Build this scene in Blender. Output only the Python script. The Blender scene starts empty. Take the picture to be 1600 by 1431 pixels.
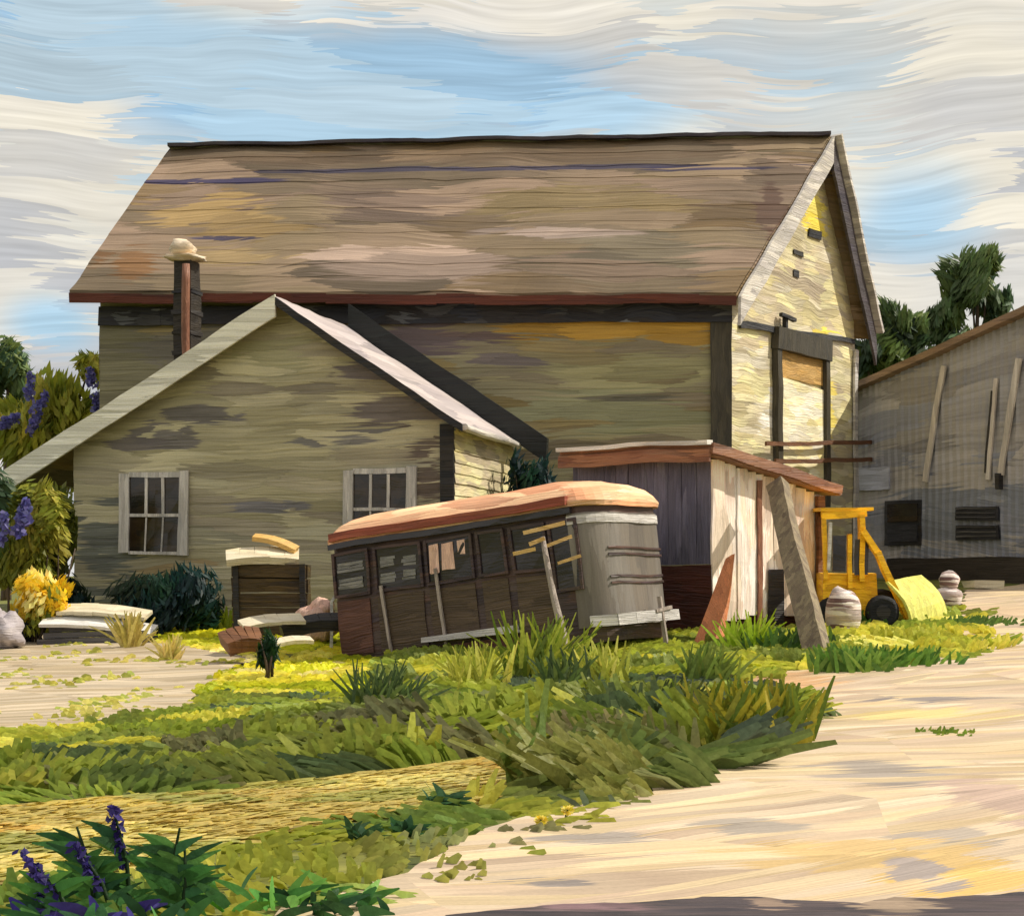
import bpy, bmesh, math, random
from mathutils import Vector, Matrix, noise
from mathutils.geometry import delaunay_2d_cdt
random.seed(7)
R = random.random
U = random.uniform
S = bpy.context.scene
COL = S.collection
rad = math.radians
F, CX, HY, EYE = 2800.0, 800.0, 900.0, 1.6      # focal (photo px), centre column, horizon row, eye height

# ------------------------------------------------------------------ helpers
def P(px, py, d):
    return Vector(((px - CX) / F * d, d, EYE + (HY - py) / F * d))

def interp(x, tab):
    if x <= tab[0][0]: return tab[0][1]
    for (a, va), (b, vb) in zip(tab, tab[1:]):
        if x <= b:
            t = (x - a) / (b - a); t = t * t * (3 - 2 * t) * .35 + t * .65
            return va + (vb - va) * t
    return tab[-1][1]

PROF = [(0, -.02), (8.4, 0), (11, .03), (14.5, .06), (21.5, .1), (27, .32), (30, .52), (35, .82), (39, 1.0), (45, 1.28), (60, 1.5), (400, 1.5)]
def g(x, y):
    w = min(1, max(0, (y - 9) / 14)) * (1 if y < 60 else max(0, 1 - (y - 60) / 40))
    z = interp(y, PROF) + .03 * max(-16, min(16, x)) * w
    z += -.17 * math.exp(-((x + 2.6) / 1.8) ** 2 - ((y - 29.2) / 1.8) ** 2)
    z += .10 * math.exp(-((x + .3) / 2.6) ** 2 - ((y - 19) / 2.2) ** 2)
    z += .035 * noise.noise(Vector((x * .7, y * .7, 0))) * min(1, y / 12)
    return z
def proj(v):
    return CX + v.x / v.y * F, HY - (v.z - EYE) / v.y * F
def G(px, py):
    lo, hi = 4.0, 4.0
    k = (HY - py) / F
    while hi < 90:
        if EYE + k * hi <= g((px - CX) / F * hi, hi): break
        lo = hi; hi += .5
    for _ in range(22):
        m = (lo + hi) / 2
        if EYE + k * m <= g((px - CX) / F * m, m): hi = m
        else: lo = m
    d = hi
    x = (px - CX) / F * d
    return Vector((x, d, g(x, d)))
def onground(px, d):
    x = (px - CX) / F * d
    return Vector((x, d, g(x, d)))

def weather(me, off):
    """hand-made, sagging edges: cut long edges and push every point by a smooth field of its position"""
    bm = bmesh.new(); bm.from_mesh(me); bmesh.ops.remove_doubles(bm, verts=bm.verts, dist=1e-5)
    for k in range(4):
        el = [e for e in bm.edges if e.calc_length() > .55]
        if not el or len(bm.verts) > 9000: break
        bmesh.ops.subdivide_edges(bm, edges=el, cuts=1, use_grid_fill=True)
    for v in bm.verts:
        p = v.co + off
        v.co += noise.noise_vector(p * .9) * .035 + noise.noise_vector(p * 3.1 + Vector((5, 2, 8))) * .014
    bm.to_mesh(me); bm.free()

class MB:
    def __init__(s): s.v = []; s.f = []; s.c = []; s.sm = []
    def face(s, pts, col=None, smooth=False):
        b = len(s.v); s.v += [tuple(p) for p in pts]; s.f.append(tuple(range(b, b + len(pts)))); s.c.append(col); s.sm.append(smooth)
    def mesh(s, vs, fs, col=None, smooth=False):
        b = len(s.v); s.v += [tuple(p) for p in vs]
        for f in fs: s.f.append(tuple(i + b for i in f)); s.c.append(col); s.sm.append(smooth)
    def hexa(s, p, col=None):           # 8 points: 4 bottom ccw, 4 top ccw
        s.mesh(p, [(3, 2, 1, 0), (4, 5, 6, 7), (0, 1, 5, 4), (1, 2, 6, 5), (2, 3, 7, 6), (3, 0, 4, 7)], col)
    def box(s, c, sz, m=None, col=None, jit=0):
        c = Vector(c); h = Vector(sz) / 2
        pts = [Vector((x * h.x, y * h.y, z * h.z)) for z in (-1, 1) for x, y in ((-1, -1), (1, -1), (1, 1), (-1, 1))]
        if jit: pts = [p + Vector((U(-jit, jit), U(-jit, jit), U(-jit, jit))) for p in pts]
        if m: pts = [m @ p for p in pts]
        s.hexa([c + p for p in pts], col)
    def fbox(s, fr, u0, u1, v0, v1, w0, w1, col=None, jit=0):
        q = [(u0, v0, w0), (u1, v0, w0), (u1, v1, w0), (u0, v1, w0), (u0, v0, w1), (u1, v0, w1), (u1, v1, w1), (u0, v1, w1)]
        s.hexa([fr.pt(*[k + (U(-jit, jit) if jit else 0) for k in p]) for p in q], col)
    def bar(s, a, b, w, t, up=(0, 0, 1), col=None, w2=None):
        a, b = Vector(a), Vector(b); d = (b - a).normalized(); n = Vector(up)
        sd = d.cross(n).normalized(); n = sd.cross(d).normalized(); w2 = w2 or w
        pts = []
        for p, ww in ((a, w), (b, w2)):
            for x, y in ((-1, -1), (1, -1), (1, 1), (-1, 1)): pts.append(p + sd * x * ww / 2 + n * y * t / 2)
        s.hexa(pts, col)
    def tube(s, path, rs, n=8, col=None, cap=True):
        rings = []; path = [Vector(p) for p in path]
        for i, p in enumerate(path):
            d = (path[min(i + 1, len(path) - 1)] - path[max(i - 1, 0)]).normalized()
            a = d.cross(Vector((.3, .9, .2))).normalized(); b = d.cross(a)
            r = rs[i] if isinstance(rs, (list, tuple)) else rs
            rings.append([p + (a * math.cos(2 * math.pi * k / n) + b * math.sin(2 * math.pi * k / n)) * r for k in range(n)])
        vs = [p for r in rings for p in r]
        fs = [(i * n + k, i * n + (k + 1) % n, (i + 1) * n + (k + 1) % n, (i + 1) * n + k) for i in range(len(rings) - 1) for k in range(n)]
        s.mesh(vs, fs, col, True)
        if cap:
            s.face(rings[0][::-1], col); s.face(rings[-1], col)
    def blob(s, c, r, amp=.15, seg=14, ring=9, col=None, flat=-.8, sc=1.5):
        c = Vector(c); vs = []; off = Vector((U(0, 50), U(0, 50), U(0, 50)))
        for i in range(ring + 1):
            th = math.pi * i / ring
            for k in range(seg):
                ph = 2 * math.pi * k / seg
                d = Vector((math.sin(th) * math.cos(ph), math.sin(th) * math.sin(ph), math.cos(th)))
                q = d * (1 + amp * noise.noise(d * sc + off))
                if q.z < flat: q.z = flat
                vs.append(c + Vector((q.x * r[0], q.y * r[1], q.z * r[2])))
        fs = [(i * seg + k, (i + 1) * seg + k, (i + 1) * seg + (k + 1) % seg, i * seg + (k + 1) % seg) for i in range(ring) for k in range(seg)]
        s.mesh(vs, fs, col, True)
    def blade(s, p, d, L, w, col, bend=.3, seg=2, side=None, tip=.85):
        p = Vector(p); d = Vector(d).normalized()
        sd = side or Vector((U(-1, 1), U(-.5, .5), 0))
        sd = (sd - d * sd.dot(d)).normalized()
        out = Vector((d.x, d.y, 0)); out = out + Vector((U(-.2, .2), U(-.2, .2), -.4))
        prev = None; vs = []; fs = []
        for i in range(seg + 1):
            t = i / seg
            q = p + d * L * t + out * (bend * L * t * t)
            ww = w * (1 - tip * t ** 1.8) * (.75 + .5 * min(1, t * 3) if i else .75) / 2
            vs += [q - sd * ww, q + sd * ww]
        for i in range(seg): fs.append((2 * i, 2 * i + 1, 2 * i + 3, 2 * i + 2))
        s.mesh(vs, fs, col)
    def leaf(s, p, d, n, L, w, col):
        p = Vector(p); d = Vector(d).normalized(); sd = d.cross(Vector(n))
        if sd.length < 1e-3: sd = d.cross(Vector((.1, .7, .6)))
        sd.normalize()
        s.face([p - d * L * .5, p - d * L * .1 + sd * w * .5, p + d * L * .5, p - d * L * .1 - sd * w * .5], col)
    def build(s, name, mat, parent=None, tagd=None, origin=None):
        me = bpy.data.meshes.new(name)
        o = bpy.data.objects.new(name, me); COL.objects.link(o)
        off = Vector((0, 0, 0))
        if parent is not None:
            o.parent = parent
            pw = parent; off = Vector((0, 0, 0))
            while pw is not None:
                off += pw.location
                if pw.get('_local'): off = Vector((0, 0, 0)); break
                pw = pw.parent
        elif origin is not None:
            off = Vector(origin); o.location = off
        me.from_pydata([tuple(Vector(v) - off) for v in s.v], [], s.f)
        me.polygons.foreach_set('use_smooth', s.sm)
        if any(c is not None for c in s.c):
            at = me.color_attributes.new('Col', 'FLOAT_COLOR', 'CORNER')
            data = []
            for f, c in zip(s.f, s.c):
                c = c or (.5, .5, .5)
                data += [c[0], c[1], c[2], 1.0] * len(f)
            at.data.foreach_set('color', data)
        if not any(c is not None for c in s.c) and not (tagd and tagd.get('kind')):
            weather(me, off)
        me.materials.append(mat); me.update()
        if tagd: tag(o, **tagd)
        return o

class Frame:
    def __init__(s, o, u, v, w): s.o = Vector(o); s.u = Vector(u).normalized(); s.v = Vector(v).normalized(); s.w = Vector(w).normalized()
    def pt(s, u, v, w=0): return s.o + s.u * u + s.v * v + s.w * w
    def hit(s, px, py):                # where the sight line of a photo pixel meets this plane
        c = Vector((0, 0, EYE)); d = Vector(((px - CX) / F, 1, (HY - py) / F))
        t = (s.o - c).dot(s.w) / d.dot(s.w); q = c + d * t - s.o
        return q.dot(s.u), q.dot(s.v)

def tag(o, label=None, cat=None, group=None, kind=None):
    if label: o['label'] = label
    if cat: o['category'] = cat
    if group: o['group'] = group
    if kind: o['kind'] = kind
    return o
def thing(name, loc, label, cat, group=None):
    o = bpy.data.objects.new(name, None); COL.objects.link(o); o.location = loc; o.empty_display_size = .3
    return tag(o, label, cat, group)

def lap(mb, L, Rf, n, wv, lapd, segs=1, wob=0.0, jit=.12):
    """courses of overlapping boards/shingles between edge curves L(t) and R(t), t from 0 (bottom) to 1"""
    wv = Vector(wv)
    ts = [0] + [(i + U(-jit, jit)) / n for i in range(1, n)] + [1]
    for i in range(n):
        a0, b0, a1, b1 = L(ts[i]), Rf(ts[i]), L(ts[i + 1]), Rf(ts[i + 1])
        if (b0 - a0).length < .02: continue
        ld = lapd * U(.75, 1.25)
        for k in range(segs):
            s0, s1 = k / segs, (k + 1) / segs
            def q(a, b, s, w):
                p = a.lerp(b, s); 
                return p + wv * (w + (wob * noise.noise(p * .55) if wob else 0))
            p0, p1, p2, p3 = q(a0, b0, s0, ld), q(a0, b0, s1, ld), q(a1, b1, s1, .004), q(a1, b1, s0, .004)
            mb.face([p0, p1, p2, p3])
            mb.face([q(a0, b0, s0, .0), q(a0, b0, s1, .0), p1, p0])

# ------------------------------------------------------------------ materials
def lin(c):
    return tuple(((x / 255) / 12.92 if x / 255 <= .04045 else ((x / 255 + .055) / 1.055) ** 2.4) for x in c)
def mul(c, k): return tuple(x * k for x in c)

def nodes(m):
    m.use_nodes = True; nt = m.node_tree; nt.nodes.clear(); return nt
def N(nt, t, **kw):
    n = nt.nodes.new(t)
    for k, v in kw.items(): setattr(n, k, v)
    return n
def M(nt, op, a, b=None, c=None):
    n = N(nt, 'ShaderNodeMath', operation=op)
    for i, v in enumerate((a, b, c)):
        if v is None: continue
        if hasattr(v, 'links'): nt.links.new(v, n.inputs[i])
        else: n.inputs[i].default_value = v
    return n.outputs[0]
def VM(nt, op, a, b=None):
    n = N(nt, 'ShaderNodeVectorMath', operation=op)
    for i, v in enumerate((a, b)):
        if v is None: continue
        if hasattr(v, 'links'): nt.links.new(v, n.inputs[i])
        else: n.inputs[i].default_value = v
    return n.outputs[0]
def ramp(nt, fac, cols, interp='LINEAR'):
    r = N(nt, 'ShaderNodeValToRGB'); e = r.color_ramp.elements; r.color_ramp.interpolation = interp
    k = len(cols)
    while len(e) < k: e.new(.5)
    for i, c in enumerate(cols):
        e[i].position = i / (k - 1) if interp == 'LINEAR' else i / k
        e[i].color = (*c, 1)
    nt.links.new(fac, r.inputs[0]); return r.outputs[0]
def mixc(nt, f, a, b, bt='MIX'):
    n = N(nt, 'ShaderNodeMix', data_type='RGBA', blend_type=bt)
    for s, v in ((n.inputs[0], f), (n.inputs[6], a), (n.inputs[7], b)):
        if hasattr(v, 'links'): nt.links.new(v, s)
        else: s.default_value = v if not isinstance(v, tuple) else (*v, 1)[:4]
    return n.outputs[2]

def strokes(nt, vec, L, W, plane='wall', turn=0.0, fine=1.0, rag=.5, turn0=0.0):
    """brush-like patches: returns (patch random, patch random 2, bristle streak 0-1)"""
    if turn:
        vb = N(nt, 'ShaderNodeTexVoronoi'); vb.inputs['Scale'].default_value = .55 / L
        nt.links.new(vec, vb.inputs['Vector'])
        sp = N(nt, 'ShaderNodeSeparateColor'); nt.links.new(vb.outputs['Color'], sp.inputs[0])
        an = M(nt, 'MULTIPLY_ADD', sp.outputs[1], 2 * turn, turn0 - turn)
        rt = N(nt, 'ShaderNodeVectorRotate', rotation_type='Z_AXIS' if plane == 'ground' else 'Y_AXIS')
        nt.links.new(vec, rt.inputs['Vector']); nt.links.new(an, rt.inputs['Angle']); vec = rt.outputs[0]
    wob = N(nt, 'ShaderNodeTexNoise'); wob.inputs['Scale'].default_value = .7 / L; wob.inputs['Detail'].default_value = 1
    nt.links.new(vec, wob.inputs['Vector'])
    wv = VM(nt, 'MULTIPLY', VM(nt, 'SUBTRACT', wob.outputs['Color'], (.5, .5, .5)), (W * 1.3,) * 3)
    vec = VM(nt, 'ADD', vec, wv)
    if plane == 'wall': sc1, sc2 = (1 / L, 1 / L, 1 / W), (.9 / L, .9 / L, 9 * fine / W)
    elif plane == 'vert': sc1, sc2 = (1 / W, 1 / W, 1 / L), (9 * fine / W, 9 * fine / W, .9 / L)
    else: sc1, sc2 = (1 / L, 1 / W, .3 / W), (.9 / L, 9 * fine / W, .5 / W)
    st = N(nt, 'ShaderNodeTexNoise'); st.inputs['Scale'].default_value = 1; st.inputs['Detail'].default_value = 2.5
    st.inputs['Roughness'].default_value = .6
    nt.links.new(VM(nt, 'MULTIPLY', vec, sc2), st.inputs['Vector'])
    off = VM(nt, 'MULTIPLY', VM(nt, 'SUBTRACT', st.outputs['Color'], (.5, .5, .5)), (rag * 1.6, rag * 1.6 if plane != 'ground' else .5, rag * .5 if plane != 'vert' else rag * 1.6))
    vo = N(nt, 'ShaderNodeTexVoronoi'); vo.inputs['Scale'].default_value = 1
    nt.links.new(VM(nt, 'ADD', VM(nt, 'MULTIPLY', vec, sc1), off), vo.inputs['Vector'])
    sp = N(nt, 'ShaderNodeSeparateColor'); nt.links.new(vo.outputs['Color'], sp.inputs[0])
    return sp.outputs[0], sp.outputs[1], st.outputs['Fac'], vec

def paint(name, cols, L=1.0, W=.2, plane='wall', bump=.75, rough=.5, turn=0.0, streak=.55, spec=.35, bd=.035, fine=.5, metal=0, big=.35, rag=.5, spots=(), turn0=0.0, patch=.42):
    m = bpy.data.materials.new(name); nt = nodes(m)
    tc = N(nt, 'ShaderNodeTexCoord')
    a, b, s, v = strokes(nt, tc.outputs['Object'], L, W, plane, turn, fine, rag, turn0)
    bn = N(nt, 'ShaderNodeTexNoise'); bn.inputs['Scale'].default_value = .45 / L; bn.inputs['Detail'].default_value = 3
    nt.links.new(tc.outputs['Object'], bn.inputs['Vector'])
    fac = M(nt, 'ADD', M(nt, 'MULTIPLY', a, 1 - big), M(nt, 'MULTIPLY_ADD', bn.outputs['Fac'], big * 2.2, -big * .6))
    c = ramp(nt, fac, cols)
    if spots:
        ge = N(nt, 'ShaderNodeNewGeometry')
        for (ctr, rd_, col) in spots:
            q = VM(nt, 'MULTIPLY', VM(nt, 'SUBTRACT', ge.outputs['Position'], tuple(ctr)), tuple(1 / r for r in rd_))
            ln = N(nt, 'ShaderNodeVectorMath', operation='LENGTH'); nt.links.new(q, ln.inputs[0])
            e = M(nt, 'ADD', ln.outputs['Value'], M(nt, 'ADD', M(nt, 'MULTIPLY_ADD', a, 1.1, -.55), M(nt, 'MULTIPLY_ADD', s, 1.8, -.9)))
            mr = N(nt, 'ShaderNodeMapRange'); nt.links.new(e, mr.inputs[0]); mr.inputs[1].default_value = 1.04; mr.inputs[2].default_value = .9; mr.inputs[4].default_value = .9
            c = mixc(nt, mr.outputs[0], c, tuple(col))
    k = M(nt, 'MULTIPLY_ADD', s, streak * 2, 1 - streak)
    k = M(nt, 'MULTIPLY', k, M(nt, 'MULTIPLY_ADD', b, patch, 1 - patch * .5))
    gr = N(nt, 'ShaderNodeTexNoise'); gr.inputs['Scale'].default_value = 38; gr.inputs['Detail'].default_value = 4
    nt.links.new(tc.outputs['Object'], gr.inputs['Vector'])
    k = M(nt, 'MULTIPLY', k, M(nt, 'MULTIPLY_ADD', gr.outputs['Fac'], .3, .85))
    sc = N(nt, 'ShaderNodeVectorMath', operation='SCALE'); nt.links.new(c, sc.inputs[0]); nt.links.new(k, sc.inputs['Scale'])
    bp = N(nt, 'ShaderNodeBump'); bp.inputs['Strength'].default_value = bump; bp.inputs['Distance'].default_value = bd
    h = M(nt, 'ADD', s, M(nt, 'MULTIPLY', b, .9))
    nt.links.new(h, bp.inputs['Height'])
    pr = N(nt, 'ShaderNodeBsdfPrincipled'); nt.links.new(sc.outputs[0], pr.inputs['Base Color'])
    pr.inputs['Roughness'].default_value = rough; pr.inputs['Specular IOR Level'].default_value = spec; pr.inputs['Metallic'].default_value = metal
    nt.links.new(bp.outputs[0], pr.inputs['Normal'])
    out = N(nt, 'ShaderNodeOutputMaterial'); nt.links.new(pr.outputs[0], out.inputs[0])
    return m

def leafmat(name='foliage', trans=.42):
    m = bpy.data.materials.new(name); nt = nodes(m)
    at = N(nt, 'ShaderNodeAttribute', attribute_name='Col')
    tc = N(nt, 'ShaderNodeTexCoord')
    n1 = N(nt, 'ShaderNodeTexNoise'); n1.inputs['Scale'].default_value = 22; n1.inputs['Detail'].default_value = 3
    nt.links.new(tc.outputs['Object'], n1.inputs['Vector'])
    sc = N(nt, 'ShaderNodeVectorMath', operation='SCALE'); nt.links.new(at.outputs['Color'], sc.inputs[0])
    nt.links.new(M(nt, 'MULTIPLY_ADD', n1.outputs['Fac'], .9, .55), sc.inputs['Scale'])
    pr = N(nt, 'ShaderNodeBsdfPrincipled'); nt.links.new(sc.outputs[0], pr.inputs['Base Color'])
    pr.inputs['Roughness'].default_value = .5; pr.inputs['Specular IOR Level'].default_value = .3
    bp = N(nt, 'ShaderNodeBump'); bp.inputs['Strength'].default_value = .4; bp.inputs['Distance'].default_value = .02
    nt.links.new(n1.outputs['Fac'], bp.inputs['Height']); nt.links.new(bp.outputs[0], pr.inputs['Normal'])
    tr = N(nt, 'ShaderNodeBsdfTranslucent'); nt.links.new(sc.outputs[0], tr.inputs['Color'])
    mx = N(nt, 'ShaderNodeMixShader'); mx.inputs[0].default_value = trans
    nt.links.new(pr.outputs[0], mx.inputs[1]); nt.links.new(tr.outputs[0], mx.inputs[2])
    out = N(nt, 'ShaderNodeOutputMaterial'); nt.links.new(mx.outputs[0], out.inputs[0])
    return m
LEAF = leafmat()

def A(*cs, k=1.0): return [mul(lin(c), k) for c in cs]

def wspots(L, dfn, k):
    out = []
    for px, py, rx, rz, col in L:
        d = dfn(px, py); out.append((P(px, py, d), (rx / F * d, 2.5, rz / F * d), mul(lin(col), k)))
    return out
def gspots(L, k):
    out = []
    for px, py, rx, ry, col in L:
        c = G(px, py); out.append((c, (rx / F * c.y, max(.08, (G(px, py - ry) - G(px, py + ry)).y / 2), 3), mul(lin(col), k)))
    return out
mt = {}
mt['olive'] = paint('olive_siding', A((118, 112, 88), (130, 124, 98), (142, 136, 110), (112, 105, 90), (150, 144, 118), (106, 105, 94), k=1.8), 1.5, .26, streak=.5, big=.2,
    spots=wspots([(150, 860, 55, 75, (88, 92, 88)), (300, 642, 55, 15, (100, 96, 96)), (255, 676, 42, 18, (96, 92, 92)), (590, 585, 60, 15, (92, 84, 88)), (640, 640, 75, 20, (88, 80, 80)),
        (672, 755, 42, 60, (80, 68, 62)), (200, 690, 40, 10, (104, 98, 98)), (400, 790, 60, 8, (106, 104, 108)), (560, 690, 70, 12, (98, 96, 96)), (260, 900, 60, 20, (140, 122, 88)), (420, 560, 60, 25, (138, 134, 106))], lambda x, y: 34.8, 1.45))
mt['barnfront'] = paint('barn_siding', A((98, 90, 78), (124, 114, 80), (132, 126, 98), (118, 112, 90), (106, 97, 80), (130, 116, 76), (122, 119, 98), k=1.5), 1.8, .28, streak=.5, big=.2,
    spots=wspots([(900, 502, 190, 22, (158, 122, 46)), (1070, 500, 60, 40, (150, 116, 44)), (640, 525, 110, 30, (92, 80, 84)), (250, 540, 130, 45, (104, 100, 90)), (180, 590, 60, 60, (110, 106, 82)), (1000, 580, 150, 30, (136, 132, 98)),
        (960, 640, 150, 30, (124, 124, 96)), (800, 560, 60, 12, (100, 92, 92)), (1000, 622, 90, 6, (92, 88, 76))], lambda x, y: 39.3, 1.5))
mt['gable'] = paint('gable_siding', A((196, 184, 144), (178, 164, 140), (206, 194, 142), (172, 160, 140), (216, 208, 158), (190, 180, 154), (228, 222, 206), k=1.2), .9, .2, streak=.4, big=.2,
    spots=wspots([(1272, 312, 30, 16, (244, 226, 110)), (1278, 344, 26, 12, (246, 222, 80)), (1310, 515, 50, 9, (242, 218, 84)), (1230, 560, 40, 8, (240, 220, 110)), (1250, 440, 60, 14, (170, 156, 134)), (1185, 660, 30, 40, (240, 236, 226)), (1310, 640, 15, 50, (246, 224, 110))], lambda x, y: 42.5, 1.1))  # bright yellow and white spots put sunlight into the siding colour
mt['roof'] = paint('weathered_shingles', A((104, 88, 70), (132, 108, 72), (120, 104, 84), (110, 96, 76), (148, 126, 106), (126, 110, 84), (112, 98, 82), k=.95), 2.4, .62, streak=.48, patch=.6, bd=.05, rough=.55, fine=.9, big=.2, bump=.9,
    spots=wspots([(600, 240, 520, 12, (112, 94, 74)), (350, 330, 130, 38, (160, 134, 88)), (350, 395, 120, 30, (152, 130, 90)), (620, 400, 140, 44, (172, 150, 134)), (600, 310, 150, 34, (118, 100, 86)), (880, 310, 150, 36, (136, 118, 82)),
        (1010, 390, 150, 40, (116, 106, 86)), (200, 410, 50, 60, (132, 96, 58)), (330, 272, 95, 6, (54, 50, 84)), (760, 258, 460, 5, (68, 64, 84)), (320, 366, 60, 4, (60, 56, 84)), (1210, 330, 22, 80, (104, 80, 66)), (860, 362, 110, 10, (158, 140, 128)), (1120, 262, 120, 5, (62, 56, 82))],
        lambda x, y: 38.7 + (458 - y) / 245 * 4.3, 1.0))
mt['redfascia'] = paint('red_brown_fascia', A((84, 38, 26), (104, 52, 34), (70, 34, 28)), 1.5, .1)
mt['dark'] = paint('dark_timber', A((42, 40, 40), (54, 50, 46), (36, 38, 44), (64, 60, 58)), 1.2, .1)
mt['frieze'] = paint('dark_frieze_board', A((38, 38, 40), (48, 44, 46), (44, 46, 56), (40, 36, 36), (120, 124, 130), k=1.2), .8, .3, big=.1)
mt['white'] = paint('white_trim_paint', A((196, 188, 178), (214, 208, 198), (182, 176, 172), (224, 220, 212)), 1.0, .12, streak=.3)
mt['rake'] = paint('pale_green_rake', A((190, 188, 174), (206, 204, 192), (180, 178, 162), k=1.5), 1.6, .12, streak=.3)
mt['purplegrey'] = paint('dark_purple_rake', A((66, 60, 64), (78, 72, 76), (52, 46, 66)), .8, .12)
mt['tinroof'] = paint('pale_tin_roof', A((178, 168, 168), (196, 184, 180), (168, 158, 160), (222, 212, 204), k=.95), 2.2, .3, plane='wall', streak=.3, rough=.6)
mt['blackband'] = paint('black_band', A((24, 27, 27), (34, 38, 36), (20, 23, 27)), 1.4, .14, rough=.4)
mt['brick'] = paint('sooty_chimney', A((40, 36, 34), (56, 50, 42), (32, 32, 34)), .3, .1)
mt['cap'] = paint('pale_chimney_cap', A((222, 196, 160), (236, 222, 200)), .4, .1, streak=.3)
mt['rust'] = paint('rusty_pipe', A((130, 86, 64), (150, 104, 82), (112, 72, 54)), .3, .1, plane='vert')
mt['glass'] = paint('dark_window_glass', A((40, 32, 24), (58, 46, 32), (36, 34, 32), (62, 52, 40)), .5, .15, rough=.12, spec=.6, bump=.06, streak=.2)
mt['casing'] = paint('grey_white_casing', A((172, 166, 160), (192, 188, 182), (150, 150, 148), k=1.3), .8, .08, plane='vert', streak=.3)
mt['doorframe'] = paint('worn_dark_frame', A((62, 58, 48), (78, 72, 58), (54, 52, 46)), .6, .1, plane='vert')
mt['doorpale'] = paint('cream_door_leaf', A((244, 232, 160), (250, 244, 226), (240, 222, 140)), .7, .16, streak=.25)
mt['doorochre'] = paint('ochre_door_panel', A((196, 152, 84), (212, 172, 104)), .5, .1)
# bus
mt['busbody'] = paint('rust_brown_bus_body', A((66, 54, 54), (80, 66, 60), (60, 50, 56), (88, 66, 58), (54, 48, 56), k=1.1), .9, .22, rough=.5)
mt['busroof'] = paint('orange_rust_roof', A((238, 182, 136), (246, 204, 160), (224, 156, 114), (250, 218, 180), k=1.2), 1.0, .14, streak=.5, fine=.4, bump=.8, rough=.5)
mt['busredroof'] = paint('red_brown_cornice', A((170, 88, 66), (148, 74, 56), (190, 110, 80), k=.9), .9, .08)
mt['buspanel'] = paint('brown_bus_panel', A((82, 68, 52), (92, 76, 60), (70, 58, 46)), .8, .12)
mt['busdark'] = paint('dark_window_opening', A((40, 36, 38), (50, 44, 44), (36, 34, 40)), .5, .2, rough=.15, spec=.6, bump=.08, streak=.2)
mt['busred'] = paint('oxide_red_panel', A((92, 60, 50), (104, 70, 58), (80, 50, 44)), .5, .14)
mt['busgrey'] = paint('grey_aluminium_end', A((122, 112, 102), (132, 124, 114), (146, 140, 132), (114, 104, 96), k=.8), 1.6, .3, plane='vert', rough=.45, bump=.2, streak=.25)
mt['silver'] = paint('silver_trim', A((186, 182, 178), (208, 204, 200), (164, 160, 158), k=1.15), .6, .06, streak=.3)
mt['pink'] = paint('faded_pink_cloth', A((232, 186, 164), (240, 204, 186)), .3, .1, plane='vert', streak=.3)
mt['reflect'] = paint('grey_pane_reflection', A((148, 146, 142), (128, 128, 126), (164, 160, 156)), .4, .07, rough=.3)
mt['tyre'] = paint('black_rubber', A((22, 24, 28), (30, 32, 36)), .2, .1, rough=.7)
mt['ochre'] = paint('ochre_wood', A((214, 170, 96), (226, 190, 122)), .4, .06, streak=.3)
mt['greywood'] = paint('weathered_grey_wood', A((160, 146, 138), (178, 166, 156), (140, 126, 118)), .7, .05, plane='vert', streak=.4)
# shed
mt['shedblue'] = paint('shaded_blue_grey_boards', A((88, 86, 104), (102, 98, 114), (76, 74, 92), (112, 110, 122), k=1.3), .8, .16, plane='vert')  # shade on this face is put into the board colour
mt['shedred'] = paint('dark_red_boards', A((80, 40, 30), (64, 34, 30), (92, 50, 36), k=1.1), .6, .16)
mt['shedpale'] = paint('sunlit_pale_boards', A((206, 186, 168), (220, 204, 186), (190, 170, 156), (238, 230, 224), (222, 200, 180), k=1.45), .9, .2, plane='vert', streak=.35)  # sunlight on this face is put into the pale board colour
mt['shedroof'] = paint('brown_roof_edge', A((138, 94, 68), (158, 112, 82), (122, 80, 60), (174, 136, 108)), .8, .08)
mt['brown'] = paint('brown_planking', A((104, 66, 40), (122, 82, 52), (92, 60, 42)), .7, .08)
mt['cratewood'] = paint('dark_crate_wood', A((70, 56, 34), (88, 70, 40), (58, 46, 32), (96, 84, 52)), .6, .08)
mt['timber'] = paint('pale_cut_timber', A((150, 134, 108), (172, 156, 122), (138, 120, 98), (190, 176, 136), k=.75), .9, .07, plane='vert', streak=.35)
mt['orange'] = paint('orange_plank', A((196, 118, 72), (210, 134, 86)), .5, .1, plane='vert', streak=.3)
# right building
mt['greybld'] = paint('grey_metal_siding', A((108, 107, 108), (116, 114, 114), (124, 120, 116), (102, 104, 112), (112, 112, 120), k=1.95), 2.2, .4, streak=.3, turn=.25,
    spots=wspots([(1480, 810, 160, 50, (96, 100, 108)), (1380, 700, 60, 60, (112, 110, 112))], lambda x, y: 43, 1.8))
mt['greyroof'] = paint('brown_roof_trim', A((124, 98, 78), (140, 116, 92), (112, 90, 76), k=1.1), 1.6, .1)
mt['batten'] = paint('pale_batten', A((154, 146, 138), (166, 160, 152), k=1.7), 1.4, .1, plane='vert', streak=.3)
mt['louvre'] = paint('blue_black_slats', A((44, 44, 50), (56, 56, 62)), .4, .06)
mt['bluepanel'] = paint('pale_blue_board', A((172, 174, 190), (186, 188, 200), k=1.2), .7, .1, streak=.3)
mt['basedark'] = paint('dark_base_band', A((50, 44, 42), (64, 56, 52)), 1.2, .1)
# loader
mt['yellow'] = paint('yellow_machine_paint', A((206, 156, 24), (220, 170, 30), (196, 146, 24), k=1.7), .35, .1, streak=.35, rough=.45)
mt['lemon'] = paint('pale_lemon_panel', A((244, 240, 110), (248, 246, 130), (236, 232, 100), k=.8), .4, .08, plane='vert', streak=.25)
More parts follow.
